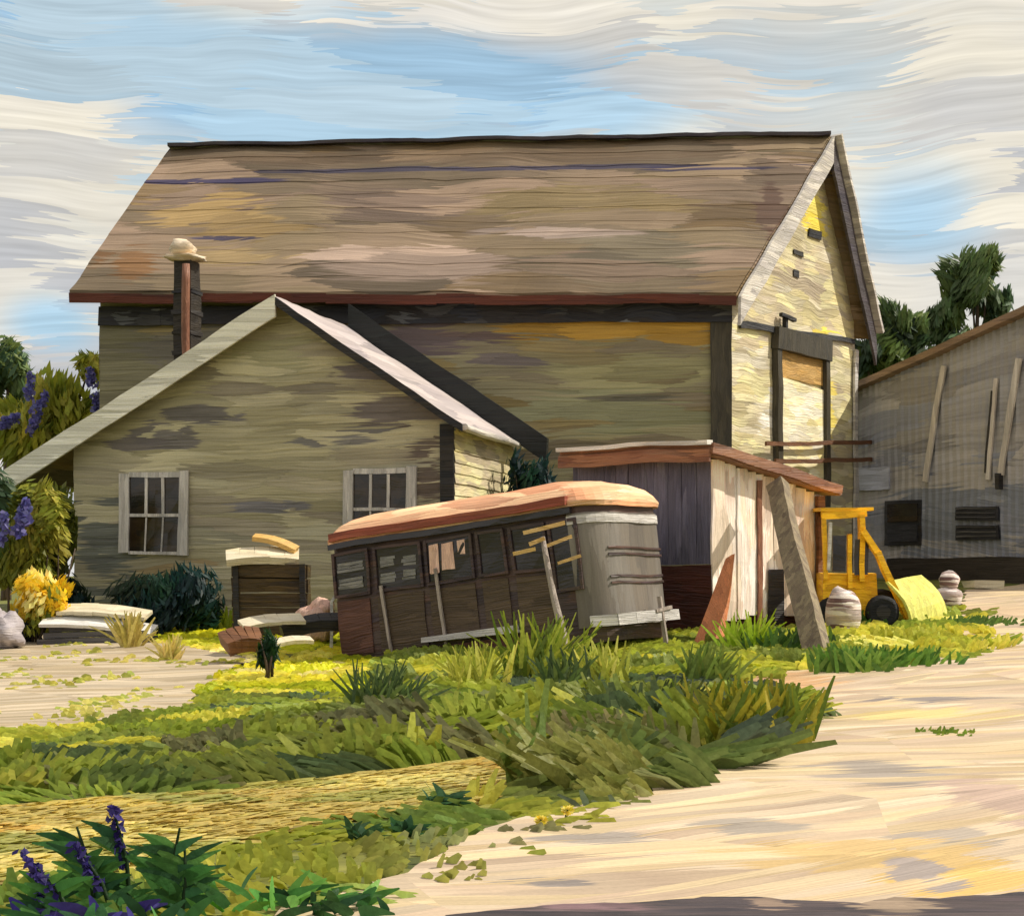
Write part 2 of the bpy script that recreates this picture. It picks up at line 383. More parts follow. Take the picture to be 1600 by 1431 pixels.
# bits
mt['stripecloth'] = paint('pink_white_striped_cloth', A((240, 214, 204), (250, 240, 234), (120, 90, 86), (244, 224, 214)), .5, .06, streak=.3, big=0)
mt['cream'] = paint('cream_board', A((238, 222, 182), (246, 236, 206), (226, 204, 160), k=.85), .6, .06, streak=.3)
mt['whiteboard'] = paint('white_board', A((238, 236, 228), (248, 246, 240), (214, 214, 212), k=.9), .8, .06, streak=.3)
mt['stone'] = paint('lavender_grey_stone', A((184, 176, 180), (166, 158, 162), (198, 190, 190)), .4, .12, streak=.3)
mt['bark'] = paint('bark', A((70, 56, 42), (88, 72, 54)), .5, .1, plane='vert')
mt['darkpile'] = paint('dark_grey_timber', A((84, 82, 84), (98, 96, 96), (70, 70, 76)), .9, .1)
# ground
mt['ground'] = paint('meadow_soil', A((96, 98, 40), (120, 122, 46), (78, 88, 40), (132, 130, 60), (104, 100, 52)), .9, .22, 'ground', turn=.6, bump=.7, rough=.8, big=.4)
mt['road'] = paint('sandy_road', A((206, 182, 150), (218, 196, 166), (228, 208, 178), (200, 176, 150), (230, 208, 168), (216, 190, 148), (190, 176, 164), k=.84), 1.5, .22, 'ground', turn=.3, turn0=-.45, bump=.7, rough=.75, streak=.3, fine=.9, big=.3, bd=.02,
    spots=gspots([(1370, 1206, 90, 16, (166, 156, 146)), (1165, 1292, 70, 9, (170, 160, 148)), (1455, 1312, 70, 16, (180, 168, 154)), (1520, 1372, 110, 30, (232, 194, 112)), (1340, 1340, 170, 24, (218, 186, 126)), (1200, 1060, 110, 22, (212, 166, 116)),  # the grey spots are shadow patches painted into the road colour
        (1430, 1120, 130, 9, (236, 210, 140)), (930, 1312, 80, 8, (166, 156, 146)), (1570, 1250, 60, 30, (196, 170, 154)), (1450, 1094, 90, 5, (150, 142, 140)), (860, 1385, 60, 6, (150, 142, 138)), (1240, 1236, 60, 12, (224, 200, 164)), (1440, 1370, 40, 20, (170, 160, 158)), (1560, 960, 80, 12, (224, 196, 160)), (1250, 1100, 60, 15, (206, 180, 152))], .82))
mt['dirt'] = paint('pale_yard_dirt', A((222, 202, 170), (234, 216, 186), (208, 186, 150), (200, 184, 150), k=.68), 1.4, .2, 'ground', turn=.3, bump=.6, rough=.8, streak=.3, bd=.02)
mt['path'] = paint('golden_dry_grass', A((190, 168, 70), (206, 184, 86), (176, 156, 84), (200, 166, 80), (160, 150, 70), k=.62), 1.2, .16, 'ground', turn=.25, bump=.6, rough=.8, streak=.4, bd=.02)
mt['shadowstrip'] = paint('painted_shadow', A((66, 58, 60), (92, 80, 80), (54, 50, 56), (120, 100, 100)), .5, .08, 'ground', rough=.7, streak=.5,
    spots=gspots([(1400, 1424, 55, 16, (190, 166, 140)), (900, 1428, 90, 8, (150, 120, 124)), (1200, 1422, 30, 8, (170, 146, 126))], .7))  # shadow painted as dark colour, the tan spots are gaps in it

# ------------------------------------------------------------------ ground, road, paths
def sheet(name, mat, xs, ys, dz=0.0):
    mb = MB(); vs = [Vector((x, y, g(x, y) + dz)) for y in ys for x in xs]; nx = len(xs)
    fs = [(j * nx + i, j * nx + i + 1, (j + 1) * nx + i + 1, (j + 1) * nx + i) for j in range(len(ys) - 1) for i in range(nx - 1)]
    mb.mesh(vs, fs, None, True)
    return mb.build(name, mat, tagd=dict(kind='structure'))
def grow(a, b, s, k):
    r = [a]
    while r[-1] < b: r.append(r[-1] + s); s *= k
    return r
xr = grow(14, 900, .5, 1.25)
xs = [-x for x in reversed(xr)] + [i * .35 - 13.65 for i in range(79)] + xr
ys = [-300, -120, -40, -15, -6, -2, 0] + [2 + i * .3 for i in range(1, 150)] + grow(47.2, 1500, .6, 1.22)
ys = sorted(set(round(y, 3) for y in ys))
sheet('ground', mt['ground'], xs, ys)

def drape(name, mat, poly, step, dz, rough=.12):
    pts = []
    n = len(poly)
    for i in range(n):
        a, b = Vector(poly[i]).to_2d(), Vector(poly[(i + 1) % n]).to_2d()
        k = max(1, int((b - a).length / (step * .5)))
        for j in range(k):
            p = a.lerp(b, j / k); q = Vector((p.x, p.y, 0))
            o = Vector((noise.noise(q * 2.3), noise.noise(q * 2.3 + Vector((9, 4, 2))))) + .6 * Vector((noise.noise(q * 7), noise.noise(q * 7 + Vector((3, 8, 1)))))
            pts.append(p + o * rough)
    nb = len(pts)
    x0, x1 = min(p.x for p in pts), max(p.x for p in pts); y0, y1 = min(p.y for p in pts), max(p.y for p in pts)
    y = y0 + step * .5
    while y < y1:
        x = x0 + step * .5
        while x < x1: pts.append(Vector((x + U(-.1, .1) * step, y + U(-.1, .1) * step))); x += step
        y += step
    r = delaunay_2d_cdt(pts, [(i, (i + 1) % nb) for i in range(nb)], [], 1, 1e-4)
    mb = MB(); mb.mesh([Vector((v.x, v.y, g(v.x, v.y) + dz)) for v in r[0]], [f for f in r[2]], None, True)
    return mb.build(name, mat, tagd=dict(kind='structure'))
gp = lambda L: [G(*p) for p in L]
ROAD = [Vector((-1.35, 5, 0))] + gp([(455, 1428), (560, 1390), (700, 1330), (840, 1270), (1005, 1240), (1090, 1180), (1245, 1118), (1165, 1085), (1150, 1050), (1290, 1046), (1400, 1042), (1540, 1012), (1490, 985), (1500, 955), (1510, 922)]) + [Vector((12.5, 41, 0)), Vector((22, 38, 0)), Vector((16, 5, 0))]
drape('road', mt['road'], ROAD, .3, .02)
YARD = gp([(-90, 1000), (60, 992), (200, 1000), (300, 1012), (395, 1030), (330, 1066), (285, 1108), (120, 1135), (-90, 1152)])
drape('yard', mt['dirt'], YARD, .3, .02)
TRACK = gp([(-60, 1268), (300, 1238), (650, 1202), (830, 1172), (865, 1200), (700, 1262), (430, 1300), (250, 1340), (-60, 1405)])
drape('path', mt['path'], TRACK, .25, .02)
SHADOW = [Vector((-.4, 5, 0))] + gp([(700, 1440), (870, 1424), (1100, 1411), (1330, 1420), (1480, 1408), (1660, 1404)]) + [Vector((6, 5, 0))]
drape('shadow_strip', mt['shadowstrip'], SHADOW, .15, .035, .1)  # dark sheet standing for a cast shadow across the near road

# ------------------------------------------------------------------ the big barn
ER = P(1150, 458, 38.7); EL = P(108, 455, 39.4); BR = P(1363, 520, 45.3)
t_r = .655
RR = ER.lerp(BR, t_r); RR.z = EYE + (HY - 213) / F * RR.y
RL = P(265, 232, 43.9); BL = Vector((RL.x + .75, 46.2, BR.z))
gd = Vector((BR.x - ER.x, BR.y - ER.y, 0)); gl = gd.length; gd.normalize()
gn = Vector((gd.y, -gd.x, 0))
barn = thing('barn', onground(650, 39.3), 'big weathered barn with long brown shingle roof and sunlit yellow gable end', 'barn')
mb = MB()
# roof: stepped shingle courses on the front slope, plain rear slope, thick edges
nrm = (ER - EL).cross(RL - EL).normalized()
lap(mb, lambda t: EL.lerp(RL, t), lambda t: ER.lerp(RR, t), 11, nrm, .014, 24, .06)
nb = (RL - BL).cross(RR - BL).normalized()
mb.face([BR, BL, RL, RR])
dn = Vector((0, 0, -.14))
for a, b in ((EL, ER), (ER, RR), (RR, BR), (BL, BR), (RL, EL), (BL, RL)):
    mb.face([a, b, b + dn, a + dn])
mb.face([EL + dn, ER + dn, RR + dn, RL + dn]); mb.face([BL + dn, BR + dn, RR + dn, RL + dn])
roof = mb.build('roof', mt['roof'], barn)
mb = MB()                                       # ridge cap, a little uneven
pr_ = [RL.lerp(RR, i / 14) + Vector((0, 0, .05 + .05 * noise.noise(Vector((i * .8, 0, 3))))) for i in range(15)]
for a, b in zip(pr_, pr_[1:]): mb.bar(a, b, .4, .08)
mb.build('ridge_cap', mt['purplegrey'], roof)
# walls
C1 = ER + gd * .42 - gn * .32; C2 = BR - gd * .42 - gn * .32
C0 = Vector((EL.x + .55, EL.y + .55, 0)); C3 = Vector((BL.x, BL.y - .4, 0))
zb = .4
def at(v, z): return Vector((v.x, v.y, z))
mb = MB(); fw = Vector((C1.x - C0.x, C1.y - C0.y, 0)).normalized(); fn = Vector((fw.y, -fw.x, 0))
ze = EL.z + .25
lap(mb, lambda t: at(C0, zb + (ze - zb) * t), lambda t: at(C1, zb + (ze - zb) * t), 32, fn, .012, 14, .03)
mb.build('front_wall', mt['barnfront'], barn)
def roof_z(u):                                   # underside of the roof above the gable wall, u metres from the near corner
    s = (u + .42) / gl
    return (ER.z + (RR.z - ER.z) * s / t_r if s < t_r else RR.z + (BR.z - RR.z) * (s - t_r) / (1 - t_r)) - .1
GL = (C2 - C1).to_2d().length
gf = Frame(at(C1, 0), gd, (0, 0, 1), gn)
zmax = roof_z(t_r * gl - .42)
def gL(z):
    if z < roof_z(0): return 0
    return (z - roof_z(0)) / (zmax - roof_z(0)) * (t_r * gl - .42)
def gR(z):
    if z < roof_z(GL): return GL
    return GL - (z - roof_z(GL)) / (zmax - roof_z(GL)) * (GL - (t_r * gl - .42))
mb = MB(); zf = lambda t: zb + (zmax - zb) * t
lap(mb, lambda t: gf.pt(gL(zf(t)), zf(t)), lambda t: gf.pt(gR(zf(t)), zf(t)), 46, gn, .009, 3, .02)
mb.build('gable_wall', mt['gable'], barn)
mb = MB(); mb.face([at(C0, zb), at(C3, zb), at(C3, BL.z), at(RL, RL.z - .2), at(C0, ze)]); mb.face([at(C3, zb), at(C2, zb), at(C2, BR.z), at(C3, BL.z)])
mb.build('rear_wall', mt['barnfront'], barn)
# eave fascia, dark frieze, rakes, corner boards
mb = MB(); nseg = 18
for i in range(nseg):
    a, b = EL.lerp(ER, i / nseg), EL.lerp(ER, (i + 1) / nseg)
    o = Vector((0, 0, -.15 + U(-.02, .02)))
    mb.bar(a + o + fn * .03, b + o + fn * .03, .05, .2)
mb.build('fascia', mt['redfascia'], barn)
mb = MB()
for i in range(10):
    u0, u1 = i / 10, (i + 1) / 10
    a, b = at(C0, 7.38).lerp(at(C1, 7.38), u0), at(C0, 7.38).lerp(at(C1, 7.38), u1)
    mb.bar(a + fn * (.1 + U(0, .015)), b + fn * (.1 + U(0, .015)), .06, .42 + U(-.04, .04))
mb.build('frieze_board', mt['frieze'], barn)
def rakeboard(a, b, h, th, mat, name, drop=.02, out=.04):
    m = MB(); d = (b - a).normalized(); n = gn * out
    q = [a + n, b + n, b + n + Vector((0, 0, -h)), a + n + Vector((0, 0, -h))]
    m.hexa([p + Vector((0, 0, -drop)) for p in q] + [p + gn * th + Vector((0, 0, -drop)) for p in q]); return m.build(name, mat, barn)
rakeboard(ER + Vector((0, 0, -.05)), RR, .62, .07, mt['white'], 'rake_board')
rakeboard(RR, BR + Vector((0, 0, .0)), .8, .07, mt['purplegrey'], 'rake_board')
m_ = MB(); m_.bar(RR + gn * .1 + gd * .12 + Vector((0, 0, .03)), BR + gn * .1 + gd * .14 + Vector((0, 0, .02)), .3, .1, up=gd); m_.build('edge_trim', mt['white'], barn)
mb = MB(); mb.bar(at(C1, zb) - fw * .22 + fn * .06, at(C1, 7.6) - fw * .22 + fn * .06, .07, .46, up=fw); mb.build('corner_board', mt['doorframe'], barn)
mb = MB(); mb.fbox(gf, GL - .16, GL + .05, zb, 7.3, .04, .1); mb.build('corner_board', mt['white'], barn)
u0, v0 = gf.hit(1165, 510); u1, v1 = gf.hit(1338, 536)
mb = MB(); mb.hexa([gf.pt(.3, v0 - .1, .03), gf.pt(GL - .16, v1 - .05, .03), gf.pt(GL - .16, v1 - .05, .09), gf.pt(.3, v0 - .1, .09), gf.pt(.3, v0 + .06, .03), gf.pt(GL - .16, v1 + .07, .03), gf.pt(GL - .16, v1 + .07, .07), gf.pt(.3, v0 + .06, .07)])
mb.build('gable_band', mt['dark'], barn)
# tall gable doorway
ua, va = gf.hit(1206, 545); ub, vb_ = gf.hit(1288, 545); _, vlow = gf.hit(1250, 790)
door = MB()
fw_ = .25
door.fbox(gf, ua, ua + fw_, vlow, va, .02, .16); door.fbox(gf, ub - fw_, ub, vlow, va, .02, .16); door.fbox(gf, ua - .06, ub + .06, va, va + .5, .02, .2)
dfr = door.build('door_frame', mt['doorframe'], barn)
m = MB(); um = ua + fw_; un = ub - fw_; vsp = va - .62
m.hexa([gf.pt(um, vlow, .03), gf.pt(un, vlow, .03), gf.pt(un, vlow, .08), gf.pt(um, vlow, .08), gf.pt(um, vsp, .03), gf.pt(un, vsp - .1, .03), gf.pt(un, vsp - .1, .08), gf.pt(um, vsp, .08)])
m.build('door_leaf', mt['doorpale'], dfr)
m = MB(); m.fbox(gf, um, un, vsp + .01, va, .02, .05); m.build('transom_panel', mt['doorochre'], dfr)
m = MB(); q = gf.pt(ua + .45, va + .5, .12); m.bar(q, q + Vector((0, 0, .32)), .1, .1, up=gn); m.bar(q + Vector((0, 0, .3)) - gd * .25, q + Vector((0, 0, .22)) + gd * .3 + gn * .1, .1, .08); m.build('hoist_bracket', mt['dark'], barn)
# small dark gaps in the gable boards
for (px, py, w, h) in ((1272, 366, .75, .2), (1247, 396, .55, .12), (1243, 427, .28, .16)):
    m = MB(); a, b = gf.hit(px, py); m.fbox(gf, a - w / 2, a + w / 2, b - h / 2, b + h / 2, .02, .045, jit=.01); m.build('missing_board', mt['dark'], barn)

# ------------------------------------------------------------------ the small gabled house
al = rad(14); hu = Vector((-math.cos(al), math.sin(al), 0)); hb = Vector((math.sin(al), math.cos(al), 0)); hn = -hb
HA = Vector((-90 / F * 34, 34, 0)); HLEN = 7.9; HDEP = 4.6
hf = Frame(HA, -hu, (0, 0, 1), hn)      # u runs to the right, negative to the left
house = thing('house', onground(410, 35), 'small olive clapboard house with front gable and pale rake board', 'house')
au, az = hf.hit(440, 468); eu_r, ez_r = hf.hit(722, 660); eu_l, ez_l = hf.hit(20, 742)
sl = (az - ez_r) / (eu_r - au); sl2 = (az - ez_l) / (au - eu_l)
hz = lambda u: (az - (u - au) * sl if u > au else az - (au - u) * sl2) - .12
zb2 = .45; ztop = hz(au)
uL = lambda z: -HLEN if z < hz(-HLEN) else au - (ztop - z) / sl2
uR = lambda z: 0 if z < hz(0) else au + (ztop - z) / sl
mb = MB(); zf2 = lambda t: zb2 + (ztop - zb2) * t
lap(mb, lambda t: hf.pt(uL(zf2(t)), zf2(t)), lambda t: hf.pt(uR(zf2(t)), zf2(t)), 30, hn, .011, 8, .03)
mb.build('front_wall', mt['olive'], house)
mb = MB()
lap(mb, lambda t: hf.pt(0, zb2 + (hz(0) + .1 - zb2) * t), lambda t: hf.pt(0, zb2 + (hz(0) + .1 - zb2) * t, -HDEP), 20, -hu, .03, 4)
mb.build('side_wall', mt['gable'], house)  # yellow sunlight on this side is put into its siding colour
mb = MB(); mb.face([hf.pt(-HLEN, zb2), hf.pt(-HLEN, zb2, -HDEP), hf.pt(-HLEN, hz(-HLEN) + .05, -HDEP), hf.pt(-HLEN, hz(-HLEN) + .05)]); mb.build('side_wall', mt['olive'], house)
OH = .38
mb = MB(); th = .12
def slab(m, ua_, za, ub_, zb_, w0, w1, t): m.hexa([hf.pt(ua_, za - t, w0), hf.pt(ub_, zb_ - t, w0), hf.pt(ub_, zb_ - t, w1), hf.pt(ua_, za - t, w1), hf.pt(ua_, za, w0), hf.pt(ub_, zb_, w0), hf.pt(ub_, zb_, w1), hf.pt(ua_, za, w1)])
slab(mb, au, az, eu_r + .1, ez_r - .1 * sl, -HDEP - .1, OH, th)
hr = mb.build('roof', mt['tinroof'], house)
mb = MB(); slab(mb, eu_l, ez_l, au, az + .003, -HDEP - .1, OH, th); mb.build('roof', mt['roof'], house)
mb = MB()
slab(mb, eu_l - .02, ez_l + .02, au + .02, az + .03, OH + .002, OH + .06, .44); mb.build('rake_board', mt['rake'], house)
mb = MB(); slab(mb, au - .02, az + .01, eu_r + .12, ez_r - .1 * sl, OH + .004, OH + .05, .16); mb.build('rake_board', mt['dark'], house)
mb = MB(); slab(mb, au + .05, az + .46, eu_r + .78, ez_r - .02, -HDEP * .82 - .12, -HDEP * .82 + .04, .52); mb.build('dark_band', mt['blackband'], house)  # raised black band across the back of the right roof slope
mb = MB(); mb.fbox(hf, -.26, .02, zb2, hz(0) + .0, .05, .1); mb.build('corner_board', mt['dark'], house)
mb = MB(); u_, z_ = eu_r + .1, ez_r - .1 * sl
mb.tube([hf.pt(u_ + .05, z_ - .06, OH), hf.pt(u_ + .05, z_ - .1, -HDEP)], .07, 8); mb.build('gutter', mt['white'], house)
def window(x0, y0, x1, y1, nv, label=None):
    a, b = hf.hit(x0, y1); c, d = hf.hit(x1, y0)
    m = MB(); w = .2
    m.fbox(hf, a, a + w, b + .02, d - .02, .03, .1, jit=.012); m.fbox(hf, c - w, c, b - .01, d + .03, .03, .1, jit=.012)
    m.fbox(hf, a + w + .001, c - w - .001, d - .09, d + .01, .03, .085); m.fbox(hf, a + w + .001, c - w - .001, b, b + .06, .03, .09)
    wd = m.build('window', mt['casing'], house)
    m = MB(); m.fbox(hf, a + w * .8, c - w * .8, b + .02, d - .04, .02, .045); m.build('pane', mt['glass'], wd)
    m = MB(); W_ = c - a - 2 * w; zm = b + (d - b) * .46
    m.fbox(hf, a + w + .002, c - w - .002, zm, zm + .065, .05, .08)
    for k in range(1, nv):
        uu = a + w + W_ * k / nv; m.fbox(hf, uu - .028, uu + .028, zm + .066, d - .092, .05, .08); 
        m.fbox(hf, uu - .016, uu + .016, b + .062, zm - .002, .05, .066)
    m.build('muntins', mt['casing'], wd)
    return wd
window(190, 738, 296, 866, 3)
window(538, 732, 650, 856, 3)
# chimney on the left slope
cu, cz = hf.hit(242, 590)
mb = MB(); cw = -1.3; ztc = hf.hit(242, 398)[1] + .12
mb.fbox(hf, cu - .2, cu + .17, cz - .6, ztc, cw - .5, cw, jit=.02)
ch = mb.build('chimney', mt['brick'], house)
for i in range(5):
    zz = cz + i * .42 + .2
    m = MB(); m.fbox(hf, cu - .23, cu + .2, zz, zz + .08, cw - .53, cw + .02, jit=.015); m.build('brick_course', mt['dark'], ch)
m = MB(); m.blob(hf.pt(cu, ztc + .06, cw - .2), (.44, .4, .09), .5); m.blob(hf.pt(cu - .08, ztc + .26, cw - .2), (.25, .25, .2), .45); m.build('cap', mt['cap'], ch)
m = MB(); q0 = hf.pt(cu + .13, cz - .5, cw + .12); m.tube([q0, hf.pt(cu + .13, ztc - .1, cw + .12)], .085, 8); m.build('flue_pipe', mt['rust'], ch)

# ------------------------------------------------------------------ the derelict bus (local axes: x along the bus, y across, z up)
bus = thing('bus', P(958, 1012, 27), 'derelict rust brown bus with orange roof parked in long grass', 'bus')
bus.rotation_euler = (0, rad(-6.6), rad(-31)); bus['_local'] = 1
BL_, BW, BZ0, BZ1, BH = 5.12, 2.3, .1, 2.24, 2.7
def plan(inset=0, x0=-BL_, x1=.0, r=.55, n=7):
    i = inset; pts = []
    for (cx, cy, a0, rr) in ((x1 - r, r, -90, r), (x1 - r, BW - r, 0, r), (x0 + .18, BW - .18, 90, .18), (x0 + .18, .18, 180, .18)):
        for k in range(n):
            a = rad(a0 + 90 * k / (n - 1)); pts.append((cx + (rr - i if rr > i else .001) * math.cos(a), cy + (rr - i if rr > i else .001) * math.sin(a)))
    return pts
def ringwall(m, rings, top=True):
    n = len(rings[0]); vs = [p for r in rings for p in r]
    fs = [(j * n + k, j * n + (k + 1) % n, (j + 1) * n + (k + 1) % n, (j + 1) * n + k) for j in range(len(rings) - 1) for k in range(n)]
    m.mesh(vs, fs, None, False)
    if top: m.face(rings[-1]); m.face(rings[0][::-1])
SH = .0
mb = MB(); ringwall(mb, [[(x, y, z) for x, y in plan(i)] for z, i in ((BZ0, .03), (.5, 0), (1.3, 0), (BZ1, .02))]); mb.build('body', mt['busbody'], bus)
mb = MB()
prof = [(BZ1 - .04, -.05), (BZ1 + .03, -.06), (BZ1 + .14, .0), (BZ1 + .25, .09), (BZ1 + .34, .25), (BZ1 + .41, .48), (BZ1 + .44, .8)]
def rplan(i):
    out = []
    for x, y in plan(0):
        cx, cy = -BL_ / 2, BW / 2
        fx = (abs(x - cx) - i * 1.0) / max(.01, abs(x - cx)); fy = (abs(y - cy) - i) / max(.01, abs(y - cy))
        out.append((cx + (x - cx) * fx, cy + (y - cy) * fy))
    return out
rr_ = []
for z, i in prof:
    rr_.append([(x, y, z + .02 * noise.noise(Vector((x * 2, y * 2, z)))) for x, y in rplan(i)])
ringwall(mb, rr_)
broof = mb.build('roof', mt['busroof'], bus)
mb = MB(); mb.box((-BL_ / 2 - .2, -.055, BZ1 - .09), (BL_ - .5, .07, .09)); mb.build('drip_rail', mt['busdark'], broof)
# bays along the near side: x from the right end, in metres (bus local)
bays = [(-5.02, -4.36, 'door'), (-4.2, -3.3, 'grey'), (-3.18, -2.32, 'pink'), (-2.18, -1.72, 'dark'), (-1.58, -.98, 'dark'), (-.88, -.42, 'tall')]
sf = Frame((0, 0, 0), (1, 0, 0), (0, 0, 1), (0, -1, 0))
for x0, x1, kind in bays:
    m = MB(); zt = 2.04; zm = 1.3 if kind != 'tall' else .95
    m.fbox(sf, x0 - .03, x0 + .02, zm, zt, .005, .045); m.fbox(sf, x1 - .02, x1 + .03, zm, zt, .005, .045); m.fbox(sf, x0 + .021, x1 - .021, zt - .05, zt, .005, .04); m.fbox(sf, x0 + .021, x1 - .021, zm, zm + .05, .005, .05)
    w = m.build('window', mt['busbody'], bus)
    m = MB(); m.fbox(sf, x0 + .02, x1 - .02, zm + .05, zt - .05, .004, .014); m.build('pane', mt['busdark'], w)
    if kind in ('grey', 'door'):
        k = 2 if kind == 'grey' else 1
        for j in range(k):
            xx0 = x0 + .06 + (x1 - x0) * j / k; xx1 = x0 - .06 + (x1 - x0) * (j + 1) / k
            for zz in (1.44, 1.7):
                if j and zz > 1.6 and kind == 'grey': zz -= .03
                m = MB()
                for s_ in range(3): m.fbox(sf, xx0 + U(0, .05), xx1 - U(0, .06), zz + s_ * .055, zz + s_ * .055 + .047, .016, .024, jit=.008)
                m.build('pane_reflection', mt['reflect'], w)  # grey strips standing for reflections on the panes
    if kind == 'pink':
        for j, (a, b, c) in enumerate(((.06, .24, .42), (.3, .52, .4), (.6, .74, .2))):
            m = MB(); m.fbox(sf, x0 + a, x0 + b, 1.94 - c * 1.1, 1.94, .016, .028, jit=.012); m.build('curtain', mt['pink'], w)
    if kind != 'tall':
        m = MB(); m.fbox(sf, x0, x1, .36, 1.24, .004, .022); m.build('lower_panel' if kind != 'door' else 'door', mt['buspanel'] if kind != 'door' else mt['busred'], bus)
for xx, z0, z1, tilt in ((-4.1, .3, 1.4, .12), (-3.0, .35, 1.55, .05)):
    m = MB(); m.bar((xx, -.06, z1), (xx + tilt, -.07, z0), .05, .04, up=(0, 1, 0)); m.build('grab_rail', mt['greywood'], bus)
# grey rounded end
mb = MB(); arc = [(x, y) for x, y in plan(-.018) if x > -.62]
arc = arc[1:] if False else arc
rows = [.34, .7, 1.2, 1.7, 2.1]
vs = [(x, y, z) for z in rows for x, y in arc]; na = len(arc)
mb.mesh(vs, [(j * na + k, j * na + k + 1, (j + 1) * na + k + 1, (j + 1) * na + k) for j in range(len(rows) - 1) for k in range(na - 1)], None, True)
endp = mb.build('end_panel', mt['busgrey'], bus)
def endband(z0, z1, k0, k1, off, mat, name):
    m = MB(); aa = [(x, y) for x, y in plan(-off) if x > -.62][k0:k1]; ai = [(x, y) for x, y in plan(-off + .02) if x > -.62][k0:k1]; n = len(aa)
    vs = [(x, y, z) for z in (z0, z1) for x, y in aa] + [(x, y, z) for z in (z0, z1) for x, y in ai]
    fs = []
    for k in range(n - 1): fs += [(k, k + 1, n + k + 1, n + k), (n + k, n + k + 1, 3 * n + k + 1, 3 * n + k), (k, k + 1, 2 * n + k + 1, 2 * n + k)]
    m.mesh(vs, fs); m.build(name, mat, endp)
endband(1.94, 2.07, 0, 99, .04, mt['silver'], 'trim_band')
for z in (.98, 1.08, 1.42, 1.52): endband(z, z + .035, 4, 10, .04, mt['busbody'], 'rib')
# running board, bumper, wheels
m = MB(); m.bar((-BL_ + .1, -.075, BZ1 + .06), (-.5, -.075, BZ1 + .06), .09, .13, up=(0, 0, 1)); m.build('cornice', mt['busredroof'], broof)
m = MB(); m.fbox(sf, -3.3, -1.6, .4, .5, .02, .22, jit=.012); m.build('running_board', mt['silver'], bus)
m = MB(); m.fbox(sf, -3.4, -1.4, .02, .34, .0, .03); m.build('skirt', mt['busred'], bus)
m = MB(); bp_ = [(-.25, -.2, .42), (.1, .05, .42), (.22, .4, .43), (.24, 1.1, .43), (.22, 1.9, .44)]
for a, b in zip(bp_, bp_[1:]): m.bar(a, b, .06, .17)
bm = m.build('bumper', mt['silver'], bus)
m = MB(); m.bar((.27, 1.3, .0), (.25, 1.3, .74), .06, .06); m.bar((.27, 1.05, .5), (.27, 1.6, .56), .05, .05); m.build('hitch_bracket', mt['greywood'], bm)
for xx, yy in ((-.95, .16), (-3.9, .16), (-.95, BW - .16), (-3.9, BW - .16)):
    m = MB(); m.tube([(xx, yy - .12, .08), (xx, yy - .09, .08), (xx, yy + .09, .08), (xx, yy + .12, .08)], [.36, .41, .41, .36], 20); w = m.build('wheel', mt['tyre'], bus)
    m = MB(); m.tube([(xx, yy - .135, .08), (xx, yy + .135, .08)], .2, 14); m.build('rim', mt['busgrey'], w)

# pole with short ochre branches in front of the bus
def things(name, mb, mat, label, cat, group=None):
    vz = [Vector(v) for v in mb.v]; c = sum(vz, Vector()) / len(vz); c.z = min(v.z for v in vz)
    return mb.build(name, mat, origin=c, tagd=dict(label=label, cat=cat, group=group))
pb = G(888, 1012); pb = onground(888, 26.4); pt_ = P(848, 838, 26.75)
pole = thing('pole', pb, 'leaning grey pole with ochre sticks nailed near its top beside the bus', 'pole')
m = MB(); m.tube([pb - Vector((0, 0, .1)), pb.lerp(pt_, .35), pb.lerp(pt_, .7), pt_], [.085, .06, .05, .04], 7); m.build('shaft', mt['greywood'], pole)
for (x0, y0, x1, y1, w) in ((818, 832, 885, 817, .06), (856, 852, 896, 838, .05), (802, 864, 838, 857, .055), (874, 879, 910, 867, .045), (828, 850, 852, 840, .06)):
    m = MB(); m.bar(P(x0, y0, 26.62), P(x1, y1, 26.66), .05, w); m.build('stick', mt['ochre'], pole)

# ------------------------------------------------------------------ lean-to shed
SC = P(1112, 0, 29.5); SC.z = 0
su = Vector((2.17, 2.05, 0)).normalized(); sl_ = Vector((-su.y, su.x, 0)).normalized()
if sl_.x > 0: sl_ = -sl_
sn = Vector((su.y, -su.x, 0)); snl = -su
shed = thing('shed', onground(1140, 30.5), 'low lean-to shed with white lit wall and red brown fascia behind the bus', 'shed')
ef = Frame(SC, su, (0, 0, 1), sn); lf = Frame(SC, sl_, (0, 0, 1), snl)
ELN = 2.95; LLN = 3.2; zc_ = EYE + 188 / F * 29.5; zr_ = zc_ - .52
zz0 = .55
m = MB()                                             # vertical boards on the lit end
u = 0.0
while u < ELN - .05:
    w = min(U(.2, .34), ELN - u); zt = zc_ + (zr_ - zc_) * u / ELN - .05
    m.fbox(ef, u, u + w - .012, zz0 + U(.2, .5), zt, -.04, U(.0, .03), jit=.006); u += w
m.build('end_wall', mt['shedpale'], shed)
m = MB(); u = .02
while u < LLN - .05:
    w = min(U(.24, .36), LLN - u); m.fbox(lf, u, u + w - .01, 1.8, zc_ - .02, -.05, U(0, .025)); u += w
m.build('side_wall', mt['shedblue'], shed)
m = MB(); m.fbox(lf, .01, LLN, .5, 1.79, -.05, .02); m.build('lower_wall', mt['shedred'], shed)
m = MB(); m.fbox(ef, .0, ELN, .3, zz0 + .4, -.1, -.045); m.build('plinth', mt['shedred'], shed)
m = MB(); a_, b_ = ef.hit(1198, 890), ef.hit(1222, 890); m.fbox(ef, a_[0], b_[0], .6, a_[1], .032, .05); m.build('gap', mt['dark'], shed)
m = MB(); m.fbox(ef, ELN - .2, ELN, .6, zr_ - .05, .032, .1); m.build('corner_post', mt['brown'], shed)
